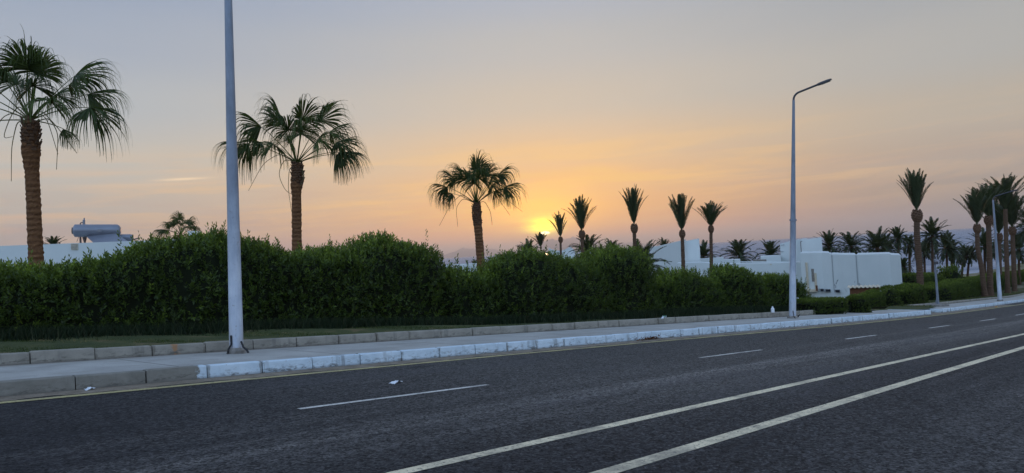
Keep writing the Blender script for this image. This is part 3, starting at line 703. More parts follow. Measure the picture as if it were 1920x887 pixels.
def fan_crown(leaves, seed, pet=1.7, blade=1.5, nseg=54):
    """leaves: (angle from upright to the right, toward-viewer share, size)"""
    r = np.random.default_rng(seed); S = Strips()
    for (th, tw, sz) in leaves:
        a = R_(th); d = unit(math.sin(a)*RH+math.cos(a)*np.array([0, 0, 1.])-tw*FWH)
        kp = 9; p = np.zeros(3); pl = [p.copy()]; L = pet*sz; dd = d.copy()
        for i in range(kp):
            dd = unit(dd+np.array([0, 0, -1.])*(.028+.035*(1-abs(dd[2])))*(.4+i/kp)); p = p+dd*L/kp; pl.append(p.copy())
        pl = np.array(pl); side = unit(np.cross(dd, [0, 0, 1.])+1e-6)
        wv = np.linspace(.07, .028, kp+1)
        S.add(pl[None], np.broadcast_to(side, (1, kp+1, 3)), wv[None], np.array([.75]))
        up = np.cross(side, dd); S.add(pl[None], np.broadcast_to(up, (1, kp+1, 3)), wv[None]*.7, np.array([.7]))
        roll = r.normal(0, .3); b_ = unit(side*math.cos(roll)+np.cross(dd, side)*math.sin(roll)); nn = unit(np.cross(b_, dd))
        if nn[2] < 0: nn = -nn
        k = 14; lim = R_(r.uniform(80, 112)); ph = np.linspace(-lim, lim, nseg)
        u = np.linspace(0, 1, k); Lb = blade*sz*(1-.22*(ph/lim)**2)*r.uniform(.9, 1.06, nseg)
        D0 = np.cos(ph)[:, None]*dd+np.sin(ph)[:, None]*b_
        fold = r.uniform(.35, .95); D0 = unit(D0-nn*(fold*np.sin(ph)**2)[:, None]+nn*.10)
        Pm = np.zeros((nseg, k, 3)); cur = np.broadcast_to(p, (nseg, 3)).copy(); dirs = D0.copy(); Pm[:, 0] = cur
        gfac = r.uniform(.6, 1.4, nseg)[:, None]*r.uniform(.8, 1.2)
        for i in range(1, k):
            uu = u[i]; gr = .035+1.55*max(0, uu-.42)**1.0
            dirs = unit(dirs-nn*.03+np.array([0, 0, -1.])*gr*gfac+r.normal(0, .02+.05*uu*uu, (nseg, 3))); cur = cur+dirs*(Lb/(k-1))[:, None]; Pm[:, i] = cur
        sd0 = unit(-np.sin(ph)[:, None]*dd+np.cos(ph)[:, None]*b_); alt = np.where(np.arange(nseg) % 2, 1, -1)[:, None]
        sd = unit(sd0+nn*alt*.45); Sd = np.broadcast_to(sd[:, None], (nseg, k, 3))
        dphi = 2*lim/nseg; rr = u*blade*sz
        W = np.minimum(rr*dphi*1.15, blade*sz*.5*dphi*1.0); W = W*np.where(u < .48, 1, .55*np.clip((1-(u-.48)/.52), 0, 1)**1.2)+.008
        S.add(Pm, Sd, np.broadcast_to(W, (nseg, k))*1.0, np.clip(r.normal(.4, .2)+r.normal(0, .12, nseg), 0, 1))
        # split thread tips
    return S
def trunk_mesh(pts, rad, m_, parent, org, seed, rings=None, n=18):
    r = np.random.default_rng(seed); pts = np.asarray(pts, float)
    d = np.concatenate([[0], np.cumsum(np.linalg.norm(np.diff(pts, axis=0), axis=1))]); k = max(24, int(d[-1]/.07))
    q = np.linspace(0, d[-1], k); pp = np.stack([np.interp(q, d, pts[:, i]) for i in range(3)], 1)
    for i in range(2):   # soften bends
        ker = np.ones(9)/9; e_ = np.pad(pp[:, i], 4, mode='edge'); pp[:, i] = np.convolve(e_, ker, 'valid')
    rr = np.interp(q/d[-1], [a for a, b in rad], [b for a, b in rad])
    ph = q*2*np.pi/(rings or .19); saw = (ph/(2*np.pi)+.22*np.sin(q*2.7+seed)+.12*np.sin(q*7.1+seed*2)) % 1
    J = (.09*(saw-.5)*(1+.5*np.sin(q*3.3+seed)))[:, None]+r.normal(0, .035, (k, n))
    mb = MB(); mb.tube(pp-org, rr, n, jit=J); return mb.build('trunk', m_, parent)
def stalk(parent, pts, r0_=.020, name='flower_stalk'):
    mb = MB(); pts = np.array(pts, float); n = 22; q = np.linspace(0, 1, n); s_ = np.linspace(0, 1, len(pts))
    # quadratic-ish smoothing through interpolation then averaging
    pp = np.stack([np.interp(q, s_, pts[:, i]) for i in range(3)], 1)
    for _ in range(3): pp[1:-1] = (pp[:-2]+pp[1:-1]*1+pp[2:])/3
    mb.tube(pp, np.linspace(r0_, r0_*.45, n), 6); return mb.build(name, M_STALK, parent)
def boots(parent, c_top, length, rad, seed, n=60, flare=.5, name='leaf_stump_sheath'):
    """short cut leaf bases that wrap the trunk below the crown, local coords, c_top = top centre"""
    r = np.random.default_rng(seed); mb = MB()
    for i in range(n):
        a = i*2.399963; q = i/n; zc = -length*(1-q); rd = rad*(1+.25*math.sin(q*3.14))
        o = np.array([math.cos(a), math.sin(a), 0]); tn = np.array([-o[1], o[0], 0]); b0 = np.array(c_top)+o*rd*.78+np.array([0, 0, zc-.05])
        up = unit(o*flare*r.uniform(.5, 1.3)+np.array([0, 0, 1.])); nrm = np.cross(tn, up); l = r.uniform(.12, .24); w_ = r.uniform(.05, .09); th = .03
        V = [b0-tn*w_, b0+tn*w_, b0+tn*w_*.55+up*l, b0-tn*w_*.55+up*l]; V = V+[v+nrm*th for v in V]
        mb.add(V, [(0, 1, 2, 3), (7, 6, 5, 4), (0, 4, 5, 1), (1, 5, 6, 2), (2, 6, 7, 3), (3, 7, 4, 0)])
    return mb.build(name, M_BOOT, parent)
def down_to_ground(pv, lean):
    """extend a visible trunk point down to the terrain along its lean"""
    p_ = np.array(pv, float); 
    for _ in range(6):
        gz = float(ground_z(p_[0], p_[1])); k = (p_[2]-gz); p_ = np.array([pv[0]-lean[0]*(pv[2]-gz), pv[1]-lean[1]*(pv[2]-gz), gz-.1])
    return p_
def fan_palm(label, D, vis, leaves, rad, seed, stalks, boot=(.9, 30), sz=1.0, group='tall fan palms behind the hedge'):
    top = P(*vis[-1], D); pts = [P(a, b, D) for a, b in vis]; ln = (pts[1]-pts[0]) if len(pts) > 1 else np.array([0, 0, 1.]); ln = ln[:2]/max(.5, ln[2])*.5
    b0 = down_to_ground(pts[0], ln); pts = [b0]+pts
    root = empty('fan_palm', b0, label, 'palm tree', group)
    trunk_mesh(pts, rad, M_TRUNK, root, b0, seed)
    S = fan_crown(leaves, seed, 1.7*sz, 1.62*sz); c = S.mesh('crown', M_FAN, root); c.location = tuple(top-b0)
    if boot: bt = boots(root, (0, 0, 0), boot[0], rad[-1][1]*1.05, seed, boot[1]); bt.location = tuple(top-b0+np.array([0, 0, .05]))
    for sp in stalks:      # polyline in picture offsets around the crown base, metres
        so_ = stalk(root, [RH*a*D/F+np.array([0, 0, 1.])*(-b)*D/F-FWH*(i*.12) for i, (a, b) in enumerate(sp)]); so_.location = tuple(top-b0)
    return root
fill = lambda n, seed, lo=-70, hi=70: [(random.Random(seed+i).uniform(lo, hi), random.Random(seed*3+i).choice([-.9, -.5, .5, .8]), random.Random(seed*7+i).uniform(.72, .9)) for i in range(n)]
fan_palm('tallest fan palm at the left edge, its ringed brown trunk cut by the hedge', 23.5, [(68, 500), (62, 360), (58, 290), (57, 226)],
         [(6, .2, .84), (-14, .3, .84), (-26, -.3, .86), (-62, .1, 1.08), (-84, .2, 1.0), (24, .35, .88), (42, .0, 1.08), (52, -.3, 1.0), (72, .1, 1.12), (30, -.4, .9), (0, .9, .78), (-45, .6, .85), (12, -.8, .78), (95, -.5, .5)]+[(18, .5, .95), (62, .7, .9), (-30, .6, .9), (38, .8, .85), (-8, -.4, 1.0)],
         [(0, .30), (.06, .25), (.3, .22), (.75, .20), (.86, .27), (1, .22)], 31,
         [[(0, 0), (14, -14), (40, 0), (62, 70)], [(0, 5), (-20, 0), (-28, 50), (-26, 115)], [(2, 0), (25, -18), (60, 20), (97, 70)], [(4, 4), (40, -2), (60, 30), (58, 98)], [(0, 0), (-14, -30), (-26, -10), (-40, 36), (-16, 34)], [(0, 0), (-30, -15), (-44, -5), (-72, 50)]], boot=(1.05, 42), sz=1.12)
fan_palm('middle-sized fan palm right of the near lamp post with reddish shaggy neck', 32, [(557, 480), (556, 400), (556, 345), (557, 306)],
         [(-36, .1, 1.08), (-14, .1, 1.0), (-57, .0, 1.15), (-48, .5, .85), (14, .3, .95), (30, .1, 1.05), (36, -.4, 1.05), (58, .1, 1.0), (70, .2, 1.0), (64, -.5, .9), (2, .8, .85), (-3, -.7, .95), (-24, -.7, .9)]+[(-10, .5, .9), (22, .7, .9), (46, .5, .85), (-44, -.5, .95)],
         [(0, .30), (.08, .26), (.5, .215), (.8, .205), (.86, .26), (1, .20)], 32,
         [[(0, 0), (-30, -20), (-60, -2), (-88, 48)], [(0, 0), (-22, -10), (-34, 20), (-20, 52), (-6, 60)], [(0, 0), (40, -24), (80, -22), (105, 8)], [(2, 0), (10, 10), (14, 30), (8, 45)], [(0, 0), (-14, 10), (-16, 50), (-10, 92)]], boot=(1.0, 70), sz=1.2)
fan_palm('fan palm silhouetted beside the orange glow left of the setting sun', 39, [(903, 520), (900, 470), (896, 420), (893, 382)],
         [(-34, .1, 1.0), (-50, .1, 1.05), (-56, .3, .85), (-20, .1, .95), (-8, -.5, .95), (4, .1, 1.02), (10, .6, .9), (0, .9, .85), (36, .05, 1.1), (28, -.4, .95), (55, .1, 1.05), (40, .5, .85), (48, -.5, .8)]+[(-14, .5, .9), (20, .3, .95), (8, -.3, 1.05)],
         [(0, .32), (.1, .27), (.5, .22), (.8, .22), (1, .18)], 33,
         [[(0, 0), (-26, -20), (-48, 0), (-70, 38)], [(0, 0), (-24, -12), (-38, 6), (-36, 42)], [(0, 0), (30, -22), (46, 0), (62, 26)], [(0, 0), (16, -4), (26, 16), (28, 42)], [(0, 0), (34, -26), (62, 0), (85, 20)]], boot=(1.3, 60), sz=1.0)
fan_palm('small fan palm poking up behind the hedge near the water heater', 52, [(342, 466), (340, 454), (339, 441)],
         [(0, .1, .8), (-60, .1, .9), (-35, .2, .7), (30, .1, .8), (60, .2, .8), (85, .2, .7), (-85, .2, .75), (10, .8, .8), (-15, .7, .7), (45, .6, .7), (-50, .7, .7), (5, -.7, .8)],
         [(0, .25), (1, .2)], 34, [[(0, 0), (-14, -18), (-30, -22), (-40, -16)]], boot=None, sz=.82)

def date_crown(seed, n=26, lo=62, hi=88, L=3.0, bend=18, nl=34, ll=.42, lw=.045, blow=0.0):
    r = np.random.default_rng(seed); S = Strips()
    for i in range(n):
        az = i*2.39996+r.normal(0, .2); q = (i+.5)/n; el = R_(lo+(hi-lo)*q+r.normal(0, 3.5)); Lf = L*r.uniform(.85, 1.08); dv = r.normal(0, .3)
        k = 12; p = np.zeros(3); pts = [p]; dirs = []
        e = el; hz = np.array([math.cos(az), math.sin(az), 0])
        for j in range(k):
            e -= R_(bend)/k*(.3+1.5*j/k)*(1.3-.6*q+dv); d = hz*math.cos(e)+np.array([0, 0, math.sin(e)]); d = unit(d+RH*blow*j/k); p = p+d*Lf/k; pts.append(p); dirs.append(d)
        pts = np.array(pts); dirs.append(dirs[-1]); dirs = np.array(dirs); sd = unit(np.cross(dirs, [0, 0, 1.])+1e-6)
        S.add(pts[None], sd[None], np.linspace(.05, .012, k+1)[None], np.array([.7]))
        u = np.linspace(.12, .99, nl); idx = u*k; pc = np.stack([np.interp(idx, np.arange(k+1), pts[:, a]) for a in range(3)], 1); dc = unit(np.stack([np.interp(idx, np.arange(k+1), dirs[:, a]) for a in range(3)], 1)); sc_ = unit(np.cross(dc, [0, 0, 1.])+1e-6); nc = np.cross(sc_, dc)
        prof = ll*(np.sin(np.pi*np.clip(u*.9+.12, 0, 1))**.6+.15)
        for sg in (-1, 1):
            out = unit(dc*(.9+.5*u[:, None])+sg*sc_*.85+nc*r.normal(.28, .12, (nl, 1))+r.normal(0, .07, (nl, 3)))
            e1 = pc+out*(prof*.55)[:, None]; o2 = unit(out+np.array([0, 0, -.14])); e2 = e1+o2*(prof*.5)[:, None]
            Pm = np.stack([pc, e1, e2], 1); side = unit(np.cross(out, nc)+r.normal(0, .3, (nl, 3))); Sd = np.broadcast_to(side[:, None], (nl, 3, 3))
            S.add(Pm, Sd, np.broadcast_to(np.array([lw*.7, lw, .008]), (nl, 3)), np.clip(r.normal(.4, .15)+r.normal(0, .1, nl), 0, 1))
    return S
def pineapple(parent, at_, r_, h_, seed):
    """scaly bulge of cut leaf bases under a date palm's crown"""
    r = np.random.default_rng(seed); mb = MB(); k = 14
    q = np.linspace(0, 1, k); prof = r_*(.55+.5*np.sin(q*np.pi)**.8)
    mb.tube(np.stack([np.zeros(k), np.zeros(k), -h_+q*h_*1.05], 1), prof*.92, 14, jit=r.normal(0, .04, (k, 14)))
    for i in range(54):
        a = i*2.39996; qq = (i+.5)/54; rd = np.interp(qq, q, prof)*.92; o = np.array([math.cos(a), math.sin(a), 0]); tn = np.array([-o[1], o[0], 0])
        b0 = o*rd*.9+np.array([0, 0, -h_+qq*h_]); up = unit(o*.9+np.array([0, 0, 1.])); l, w_ = h_*.16, r_*.22
        V = [b0-tn*w_, b0+tn*w_, b0+up*l+tn*w_*.5, b0+up*l-tn*w_*.5, b0+o*-.02-np.array([0, 0, .05])+up*l*.2]
        V = V[:4]+[v-o*.05+np.array([0, 0, .05]) for v in V[:4]]
        mb.add(V, [(0, 1, 2, 3), (7, 6, 5, 4), (0, 4, 5, 1), (1, 5, 6, 2), (2, 6, 7, 3), (3, 7, 4, 0)])
    o = mb.build('leaf_stump_bulge', M_BOOT, parent); o.location = tuple(at_); return o
UPR = [date_crown(100+i, int(rng.integers(24, 32)), rng.uniform(61, 70), 89, 3.1, rng.uniform(12, 28), nl=56, ll=rng.uniform(.32, .42), lw=.036, blow=rng.uniform(-.02, .03)).mesh('crown', M_DATE) for i in range(8)]
FULL = [date_crown(200+i, 44, -25, 84, 2.7, 66, nl=30, ll=.46, lw=.07).mesh('crown', M_DATE) for i in range(4)]
USED = set()
def crown_obj(proto, parent, loc, rot, scale, mirror=1):
    if proto.name not in USED: o = proto; USED.add(proto.name)
    else: o = proto.copy(); COL.objects.link(o)
    o.parent = parent; o.location = tuple(loc); o.rotation_euler = (0, 0, rot); o.scale = scale; return o
def date_palm(label, D, vis, seed, kind='up', cs=1.0, rad=.19, group=None, base_gnd=None, spread=1.0, bulge=.3, grow=None):
    pts = [P(a, b, D) for a, b in vis]
    if base_gnd is not None:
        g_ = gnd(*base_gnd, .30); Db = (g_-CAM)@fw; pts = [g_]+[P(a, b, Db) for a, b in vis]; D = Db; b0 = g_
    else:
        ln = (pts[-1]-pts[0])[:2]/max(.5, (pts[-1]-pts[0])[2])*.4 if len(pts) > 1 else np.zeros(2); b0 = down_to_ground(pts[0], ln); pts = [b0]+pts
    top = pts[-1]; root = empty('date_palm', b0, label, 'palm tree', group)
    tr = trunk_mesh(pts, [(0, rad*1.1), (.10, rad*.82), (1, rad*.66)], M_TRUNK2, root, b0, seed, .13, 14)
    if bulge: pineapple(root, top-b0+np.array([0, 0, .1]), bulge*.85, bulge*2.0, seed)
    pr = UPR[seed % 8] if kind == 'up' else FULL[seed % 4]
    crown_obj(pr, root, top-b0, seed*1.7, (cs*spread, cs*spread, cs)); return root
G5 = 'slim pruned palms in front of the sunset'; 
# bulge top pixel is where the fronds begin
date_palm('tiny distant palm standing right under the sun', 125, [(1015, 485), (1014, 464)], 1, 'up', .85, .15, G5, bulge=.2, spread=1.15)
date_palm('slim palm just right of the sun before the curved white roof', 84, [(1052, 500), (1051, 447)], 2, 'up', 1.03, .19, G5, spread=.66, bulge=.32)
date_palm('upright palm with brushy crown between the sun and the tallest slim palm', 62, [(1094, 510), (1091, 436)], 3, 'up', 1.0, .21, G5, spread=.76, bulge=.33)
date_palm('narrow crowned palm standing over the squarish hedge clump', 56, [(1191, 500), (1189, 424)], 4, 'up', 1.02, .20, G5, spread=.62, bulge=.33)
date_palm('palm with splayed crown in front of the slanted white villa', 52, [(1282, 520), (1279, 436)], 5, 'up', .88, .19, G5, spread=.88, bulge=.26)
date_palm('shorter palm with bushy crown just right of the slanted white villa', 56, [(1334, 520), (1333, 427)], 6, 'up', .66, .18, G5, spread=1.25, bulge=.26)
G6 = 'roadside date palms on the right'
date_palm('tall lone date palm beside the grey sign post', 0, [(1724, 500), (1719, 440), (1719, 398)], 7, 'up', 1.02, .28, G6, base_gnd=(1727, 566), bulge=.42, spread=.74)
date_palm('leftmost palm of the right cluster with bowed trunk', 0, [(1841, 505), (1833, 465), (1832, 424)], 8, 'up', 1.12, .28, G6, base_gnd=(1847, 557), bulge=.40, spread=1.0)
date_palm('straight palm just left of the farthest street lamp', 0, [(1855, 470), (1853, 408)], 9, 'up', 1.10, .33, G6, base_gnd=(1857, 556), bulge=.45, spread=1.05)
date_palm('palm half hidden behind the farthest street lamp', 90, [(1874, 520), (1873, 440)], 10, 'up', 1.6, .36, G6, bulge=.48)
date_palm('tallest palm of the right cluster, its crown above the lamp arm', 0, [(1887, 470), (1885, 392)], 11, 'up', 1.25, .30, G6, base_gnd=(1890, 553), bulge=.0, spread=1.25)
date_palm('rightmost whole palm of the cluster with a round bulge below its crown', 0, [(1900, 480), (1898, 428)], 12, 'up', 1.35, .32, G6, base_gnd=(1903, 552), bulge=.48, spread=1.1)
date_palm('palm cut by the right edge of the picture', 95, [(1934, 520), (1932, 428)], 13, 'full', 1.35, .3, G6, bulge=.35)
G7 = 'date palms by the shore'
for i, (lb, D, cx, cy, by, s__) in enumerate([
    ('shore palm closest to the white tower, crown just over the wall', 100, 1555, 463, 500, .95), ('second shore palm right of the white tower, above the long wall', 100, 1596, 463, 500, 1.0),
    ('broad dark shore palm crown over the middle of the long wall', 92, 1645, 466, 500, 1.1), ('bushy shore palm behind the right end of the long wall', 98, 1662, 470, 500, .9),
    ('tall shore palm with upswept crown at the right end of the long wall', 96, 1684, 449, 520, .72), ('small crowned slim shore palm just left of the tall lone palm', 100, 1705, 461, 520, .75),
    ('wide crowned tall shore palm just right of the tall lone palm', 96, 1748, 444, 520, 1.05), ('low shore palm behind the trunk of the tall lone palm', 108, 1733, 474, 516, .85),
    ('dark shore palm right of the wide crowned one', 104, 1775, 466, 520, .98), ('drooping shore palm standing over the loose dark shrub', 110, 1784, 474, 520, .98),
    ('short shore palm left of its leaning neighbour', 112, 1809, 481, 520, .8), ('short shore palm with leaning trunk', 112, 1820, 480, 520, .75),
    ('shore palm seen between the cluster trunks', 104, 1846, 463, 520, 1.05), ('shore palm low behind the right edge cluster', 104, 1910, 468, 520, 1.1),
    ('small shore palm hugging the right end wall of the building', 90, 1694, 501, 525, .55), ('shore palm half behind the lamp arm palms', 118, 1870, 470, 520, .9)]):
    vis = [(cx+1, by), (cx, cy)]
    if 'leaning' in lb: vis = [(cx-6, by), (cx-4, cy+16), (cx, cy)]
    date_palm(lb, D, vis, 20+i, 'full', s__, .22, G7, bulge=.28)
G8 = 'palm crowns among the white villas'
for i, (lb, D, cx, cy, s__) in enumerate([
    ('wide palm crown above the terrace between the white blocks', 80, 1386, 482, .92), ('low palm crown left of the white tower', 80, 1445, 480, .78),
    ('palm leaning out from behind the tall side of the slanted villa', 72, 1320, 482, .68), ('palm beside the left wall and small window of the slanted villa', 60, 1205, 500, .95),
    ('loose crowned palm behind the upright brushy palm', 75, 1103, 474, .88), ('small palm tuft over the hedge top between the slim palms', 100, 1148, 472, .75),
    ('small palm tuft over the hedge mound left of the sun', 85, 992, 481, .85), ('tiny palm tuft beside the third fan palm trunk', 95, 890, 500, .4),
    ('palm tuft barely rising over the left villa roof', 75, 100, 466, .6), ('dark foliage tip behind the slanted villa roof', 90, 1245, 466, .55)]):
    date_palm(lb, D, [(cx, cy+14), (cx, cy)], 41+i, 'full', s__, .2, G8, bulge=0)
for o in UPR+FULL:
    if o.name not in USED: bpy.data.objects.remove(o)

# loose shrub and dark hedges by the shore
def xy(px, D): p = P(px, 530, D); return (float(p[0]), float(p[1]))
hedge('shrub', 'loose dark shrub behind the long trimmed hedge', [xy(1765, 70), xy(1828, 72)], [(1760, 530), (1775, 512), (1795, 505), (1815, 510), (1830, 522)], 2.2, 51, .22, 120, box=.8, cat='shrub', lump=.4, sprig=4, gz=.3, shoot=.8, m_=M_LEAF2)
hedge('shore_hedge', 'dark far hedge between the white wall and the tall lone palm', [xy(1686, 58), xy(1768, 68)], [(1688, 515), (1730, 515), (1768, 514)], 1.2, 52, .14, 260, box=.3, cat='hedge', lump=.1, sprig=0, gz=.3, m_=M_LEAF2)

# ------------------------------------------------------------------ white villas
def prism(mb, front, back, zb=None):
    """front: [(px,py,D)...] top outline seen from the road; extruded back (metres), down to the ground"""
    tp = [P(*f) for f in front]; mp = np.mean(tp, axis=0)-CAM; d = unit(np.array([mp[0], mp[1], 0]))*back; n = len(tp); V = []
    z_ = (min(float(ground_z(p[0], p[1])) for p in tp)-1.0) if zb is None else zb
    for p in tp: V.append(p)
    for p in tp: V.append((p[0], p[1], z_))
    for p in tp: V.append(p+d)
    for p in tp: V.append((p[0]+d[0], p[1]+d[1], z_))
    Fc = []
    for i in range(n-1):
        Fc += [(n+i, n+i+1, i+1, i), (3*n+i+1, 3*n+i, 2*n+i, 2*n+i+1), (i, i+1, 2*n+i+1, 2*n+i), (3*n+i, 3*n+i+1, n+i+1, n+i)]
    Fc += [(0, 2*n, 3*n, n), (n-1, 2*n-1, 4*n-1, 3*n-1)]
    mb.add(V, Fc); return z_
def slab(mb, x0, y0, x1, y1, D, out, thick, D1=None):
    """box covering picture rectangle at depth D(-out) on a facade"""
    D1 = D1 or D; c = [P(x0, y0, D)-FWH*out, P(x1, y0, D1)-FWH*out, P(x1, y1, D1)-FWH*out, P(x0, y1, D)-FWH*out]
    # keep the sides plumb
    c[3] = np.array([c[0][0], c[0][1], c[3][2]]); c[2] = np.array([c[1][0], c[1][1], c[2][2]])
    V = c+[p+FWH*thick for p in c]; mb.add(V, [(0, 3, 2, 1), (4, 5, 6, 7), (0, 1, 5, 4), (1, 2, 6, 5), (2, 3, 7, 6), (3, 0, 4, 7)])
def villa(name, label, cat='building', group='white flat-roofed villas', at_=None):
    return empty(name, at_, label, cat, group)
def part(fn, name, m_, root):
    mb = MB(); fn(mb); o = mb.build(name, m_, root, origin=np.array(root.location)); return o
def gp3(px, py, D):
    p = P(px, py, D); return (p[0], p[1], float(ground_z(p[0], p[1])))
# left villa with heater
r_ = villa('villa', 'long low white villa behind the hedge at the left, a water heater on its roof', at_=gp3(150, 460, 36))
part(lambda b: prism(b, [(-320, 476, 36), (-60, 463.5, 36), (100, 457.5, 36), (309, 449.5, 36), (410, 445, 36)], 9), 'wall', M_WALL, r_)
part(lambda b: slab(b, -200, 466, -199, 540, 36, .004, .01), 'wall_joint', M_SEAM, r_)
part(lambda b: slab(b, 352, 433, 364, 450, 36.4, 0, .8), 'chimney', M_WALL, r_)
def vent(b):
    slab(b, 133.5, 456.8, 146, 468.5, 35.99, .03, .04)
vp = part(vent, 'vent_grille', M_PLATE, r_)
def vsl(b):
    for k in range(4): slab(b, 134.5, 458.6+k*2.6, 145, 459.3+k*2.6, 35.99, .045, .014)
s2 = part(vsl, 'grille_slats', M_PRINT, r_); s2.parent = vp
# solar water heater
hz = P(185, 453, 37.5); HX = unit(RH+np.array([0, 0, -.0])); roofz = float(P(180, 455, 37.5)[2])-.02
HT = P(184, 431.5, 37.5)
r_ = empty('solar_water_heater', (HT[0], HT[1], roofz), 'grey cylinder solar water heater on the left villa roof', 'water heater')
def loc(px, py, dy=0): p = P(px, py, 37.5)+FWH*dy; return p-np.array(r_.location)
mb = MB(); a = loc(147.5, 433.2, -.5); b_ = loc(220, 432.0, .35); k = 26; q = np.linspace(0, 1, k); prof = .325*np.clip(np.minimum(q*1.6, 1-q)*16, 0, 1)**.35; prof[0] = prof[-1] = .16
mb.tube(a+(b_-a)*q[:, None], prof, 28); tank = mb.build('tank', M_TANK, r_, smooth=True)
mb = MB(); dr_ = unit(b_-a); mb.tube([a-dr_*.035, a+dr_*.02], .17, 20); cap_ = mb.build('end_cap', M_BLACK, r_)
mb = MB(); mb.box(loc(189.5, 433, -.34), (.44, .02, .15), (HX, FWH, (0, 0, 1))); pl = mb.build('name_plate', M_TANK, r_)
mb = MB()
for k in range(7): mb.box(loc(184.6+k*1.7, 433+.3*(k % 2), -.355), (.025, .006, .05+.02*(k % 3)), (HX, FWH, (0, 0, 1)))
o = mb.build('faded_lettering', M_PRINT, pl)
mb = MB(); c0, c1, c2, c3 = [P(*v)-np.array(r_.location) for v in ((161, 441, 37.2), (219, 438, 37.4), (240, 452.5, 36.5), (177, 455.5, 36.3))]
nn = np.array([0, 0, -.05]); mb.add([c0, c1, c2, c3, c0+nn, c1+nn, c2+nn, c3+nn], [(0, 3, 2, 1), (4, 5, 6, 7), (0, 1, 5, 4), (1, 2, 6, 5), (2, 3, 7, 6), (3, 0, 4, 7)]); mb.build('collector_panel', M_TANK, r_)
mb = MB(); a = loc(216, 446, .3); b_ = loc(244, 445.5, .3); q = np.linspace(0, 1, 12); prof = .19*np.clip(np.minimum(q, 1-q)*8, 0, 1)**.35; prof[0] = prof[-1] = .06
mb.tube(a+(b_-a)*q[:, None], prof, 20); mb.build('small_tank', M_TANK, r_, smooth=True)
for px in (150.5, 158.5):
    mb = MB(); t_ = loc(px, 441); mb.tube([t_, np.array([t_[0], t_[1], 0.0])], [.05, .05] if px < 152 else [.14, .03], 8); mb.build('leg', M_PIPE, r_)
mb = MB(); mb.tube([loc(151, 425), loc(151, 418), loc(153, 417.5), loc(157, 417.5)], .03, 8); mb.build('pipe', M_PIPE, r_)
mb = MB(); mb.tube([loc(143.5, 442), loc(141, 440), loc(142, 437), loc(147, 436)], .025, 8); mb.build('pipe', M_PIPE, r_)
mb = MB(); mb.tube([loc(148, 443), loc(144, 453)], .012, 6); mb.build('brace_wire', M_PIPE, r_)
mb = MB(); mb.tube([loc(157.5, 424), loc(157.5, 413), loc(158, 411.5), loc(158, 408.5)], [.065, .065, .03, .03], 10); mb.build('expansion_vessel', M_TANK, r_)
mb = MB(); mb.tube([loc(244, 449, .3), loc(254, 446.5, .3)], .035, 8); mb.tube([loc(254.5, 450, .3), loc(254.5, 440.5, .3)], .02, 8); mb.build('outlet_pipe', M_PIPE, r_)

# low blue-white wall before the sea
r_ = villa('garden_wall', 'low white roof block left of the third fan palm trunk', 'wall', None, gp3(855, 510, 75))
part(lambda b: prism(b, [(815, 498.5, 76), (862, 496, 75), (898, 494, 74)], 5), 'wall', M_WALL, r_)
# curved-roof pavilion
r_ = villa('pavilion', 'small white pavilion with sagging curved top beside the slim palm', 'building', 'white flat-roofed villas', gp3(1055, 480, 108))
cp = [(1028.6, 464.7), (1033, 467), (1040, 469.3), (1047, 470), (1055, 469.2), (1062, 466.5), (1069.6, 462.3), (1073, 465.8), (1077.5, 469)]
part(lambda b: prism(b, [(a, c, 108) for a, c in cp], 6), 'wall', M_WALL, r_)
part(lambda b: slab(b, 1024, 484, 1081, 485, 107.4, 0, .6), 'ledge', M_WALL, r_)
def ff(b): b.tube([P(1069.6, 462.5, 108)+FWH, P(1069.4, 460, 108)+FWH], .08, 6)
part(ff, 'finial', M_PIPE, r_)
# slanted villa
r_ = villa('villa', 'white villa with slanted roofline and small dark window behind two slim palms', at_=gp3(1262, 500, 68))
part(lambda b: prism(b, [(1214, 464.6, 71), (1240, 459.8, 69), (1286, 448.8, 66.2)], 5), 'wall', M_WALL, r_)
part(lambda b: prism(b, [(1286, 451.8, 66.5), (1309.5, 447.3, 66.5), (1311, 447.6, 66.6)], 4.5), 'wall', M_WALL, r_)
part(lambda b: prism(b, [(1270, 493.5, 63), (1312, 492.5, 63), (1342, 494, 63)], 3.2), 'low_wall', M_WALL, r_)
wn = part(lambda b: slab(b, 1228.5, 501, 1237.5, 518, 69.3, .35, .5), 'window', M_WALL, r_)
wp = part(lambda b: slab(b, 1230.5, 503, 1235.5, 513, 69.3, .38, .05), 'pane', M_GLASS, r_); wp.parent = wn
# low middle villa with terraces
r_ = villa('villa', 'low white villa with roof terraces between the slanted villa and the tower', at_=gp3(1400, 500, 61))
part(lambda b: prism(b, [(1342, 495.5, 62.5), (1395, 494.5, 61.5), (1450, 493.5, 60.5), (1509, 491.5, 59.5)], 3), 'wall', M_WALL, r_)
part(lambda b: prism(b, [(1312, 486, 68), (1357, 483, 68)], 3), 'terrace_wall', M_WALL, r_)
part(lambda b: prism(b, [(1357, 487.5, 69), (1388, 486.5, 69)], 3), 'terrace_wall', M_WALL, r_)
part(lambda b: prism(b, [(1426, 481, 67), (1464, 479.5, 67)], 4), 'terrace_wall', M_WALL, r_)
part(lambda b: prism(b, [(1412, 487.3, 65), (1437, 487, 65)], 1.5), 'roof_box', M_CONC, r_)
part(lambda b: slab(b, 1444, 494.6, 1463, 497, 60.6, .04, .1), 'lintel', M_CREAM, r_)
part(lambda b: slab(b, 1386, 490.2, 1500, 491.6, 62.3, .06, .3), 'coping', M_WALL, r_)
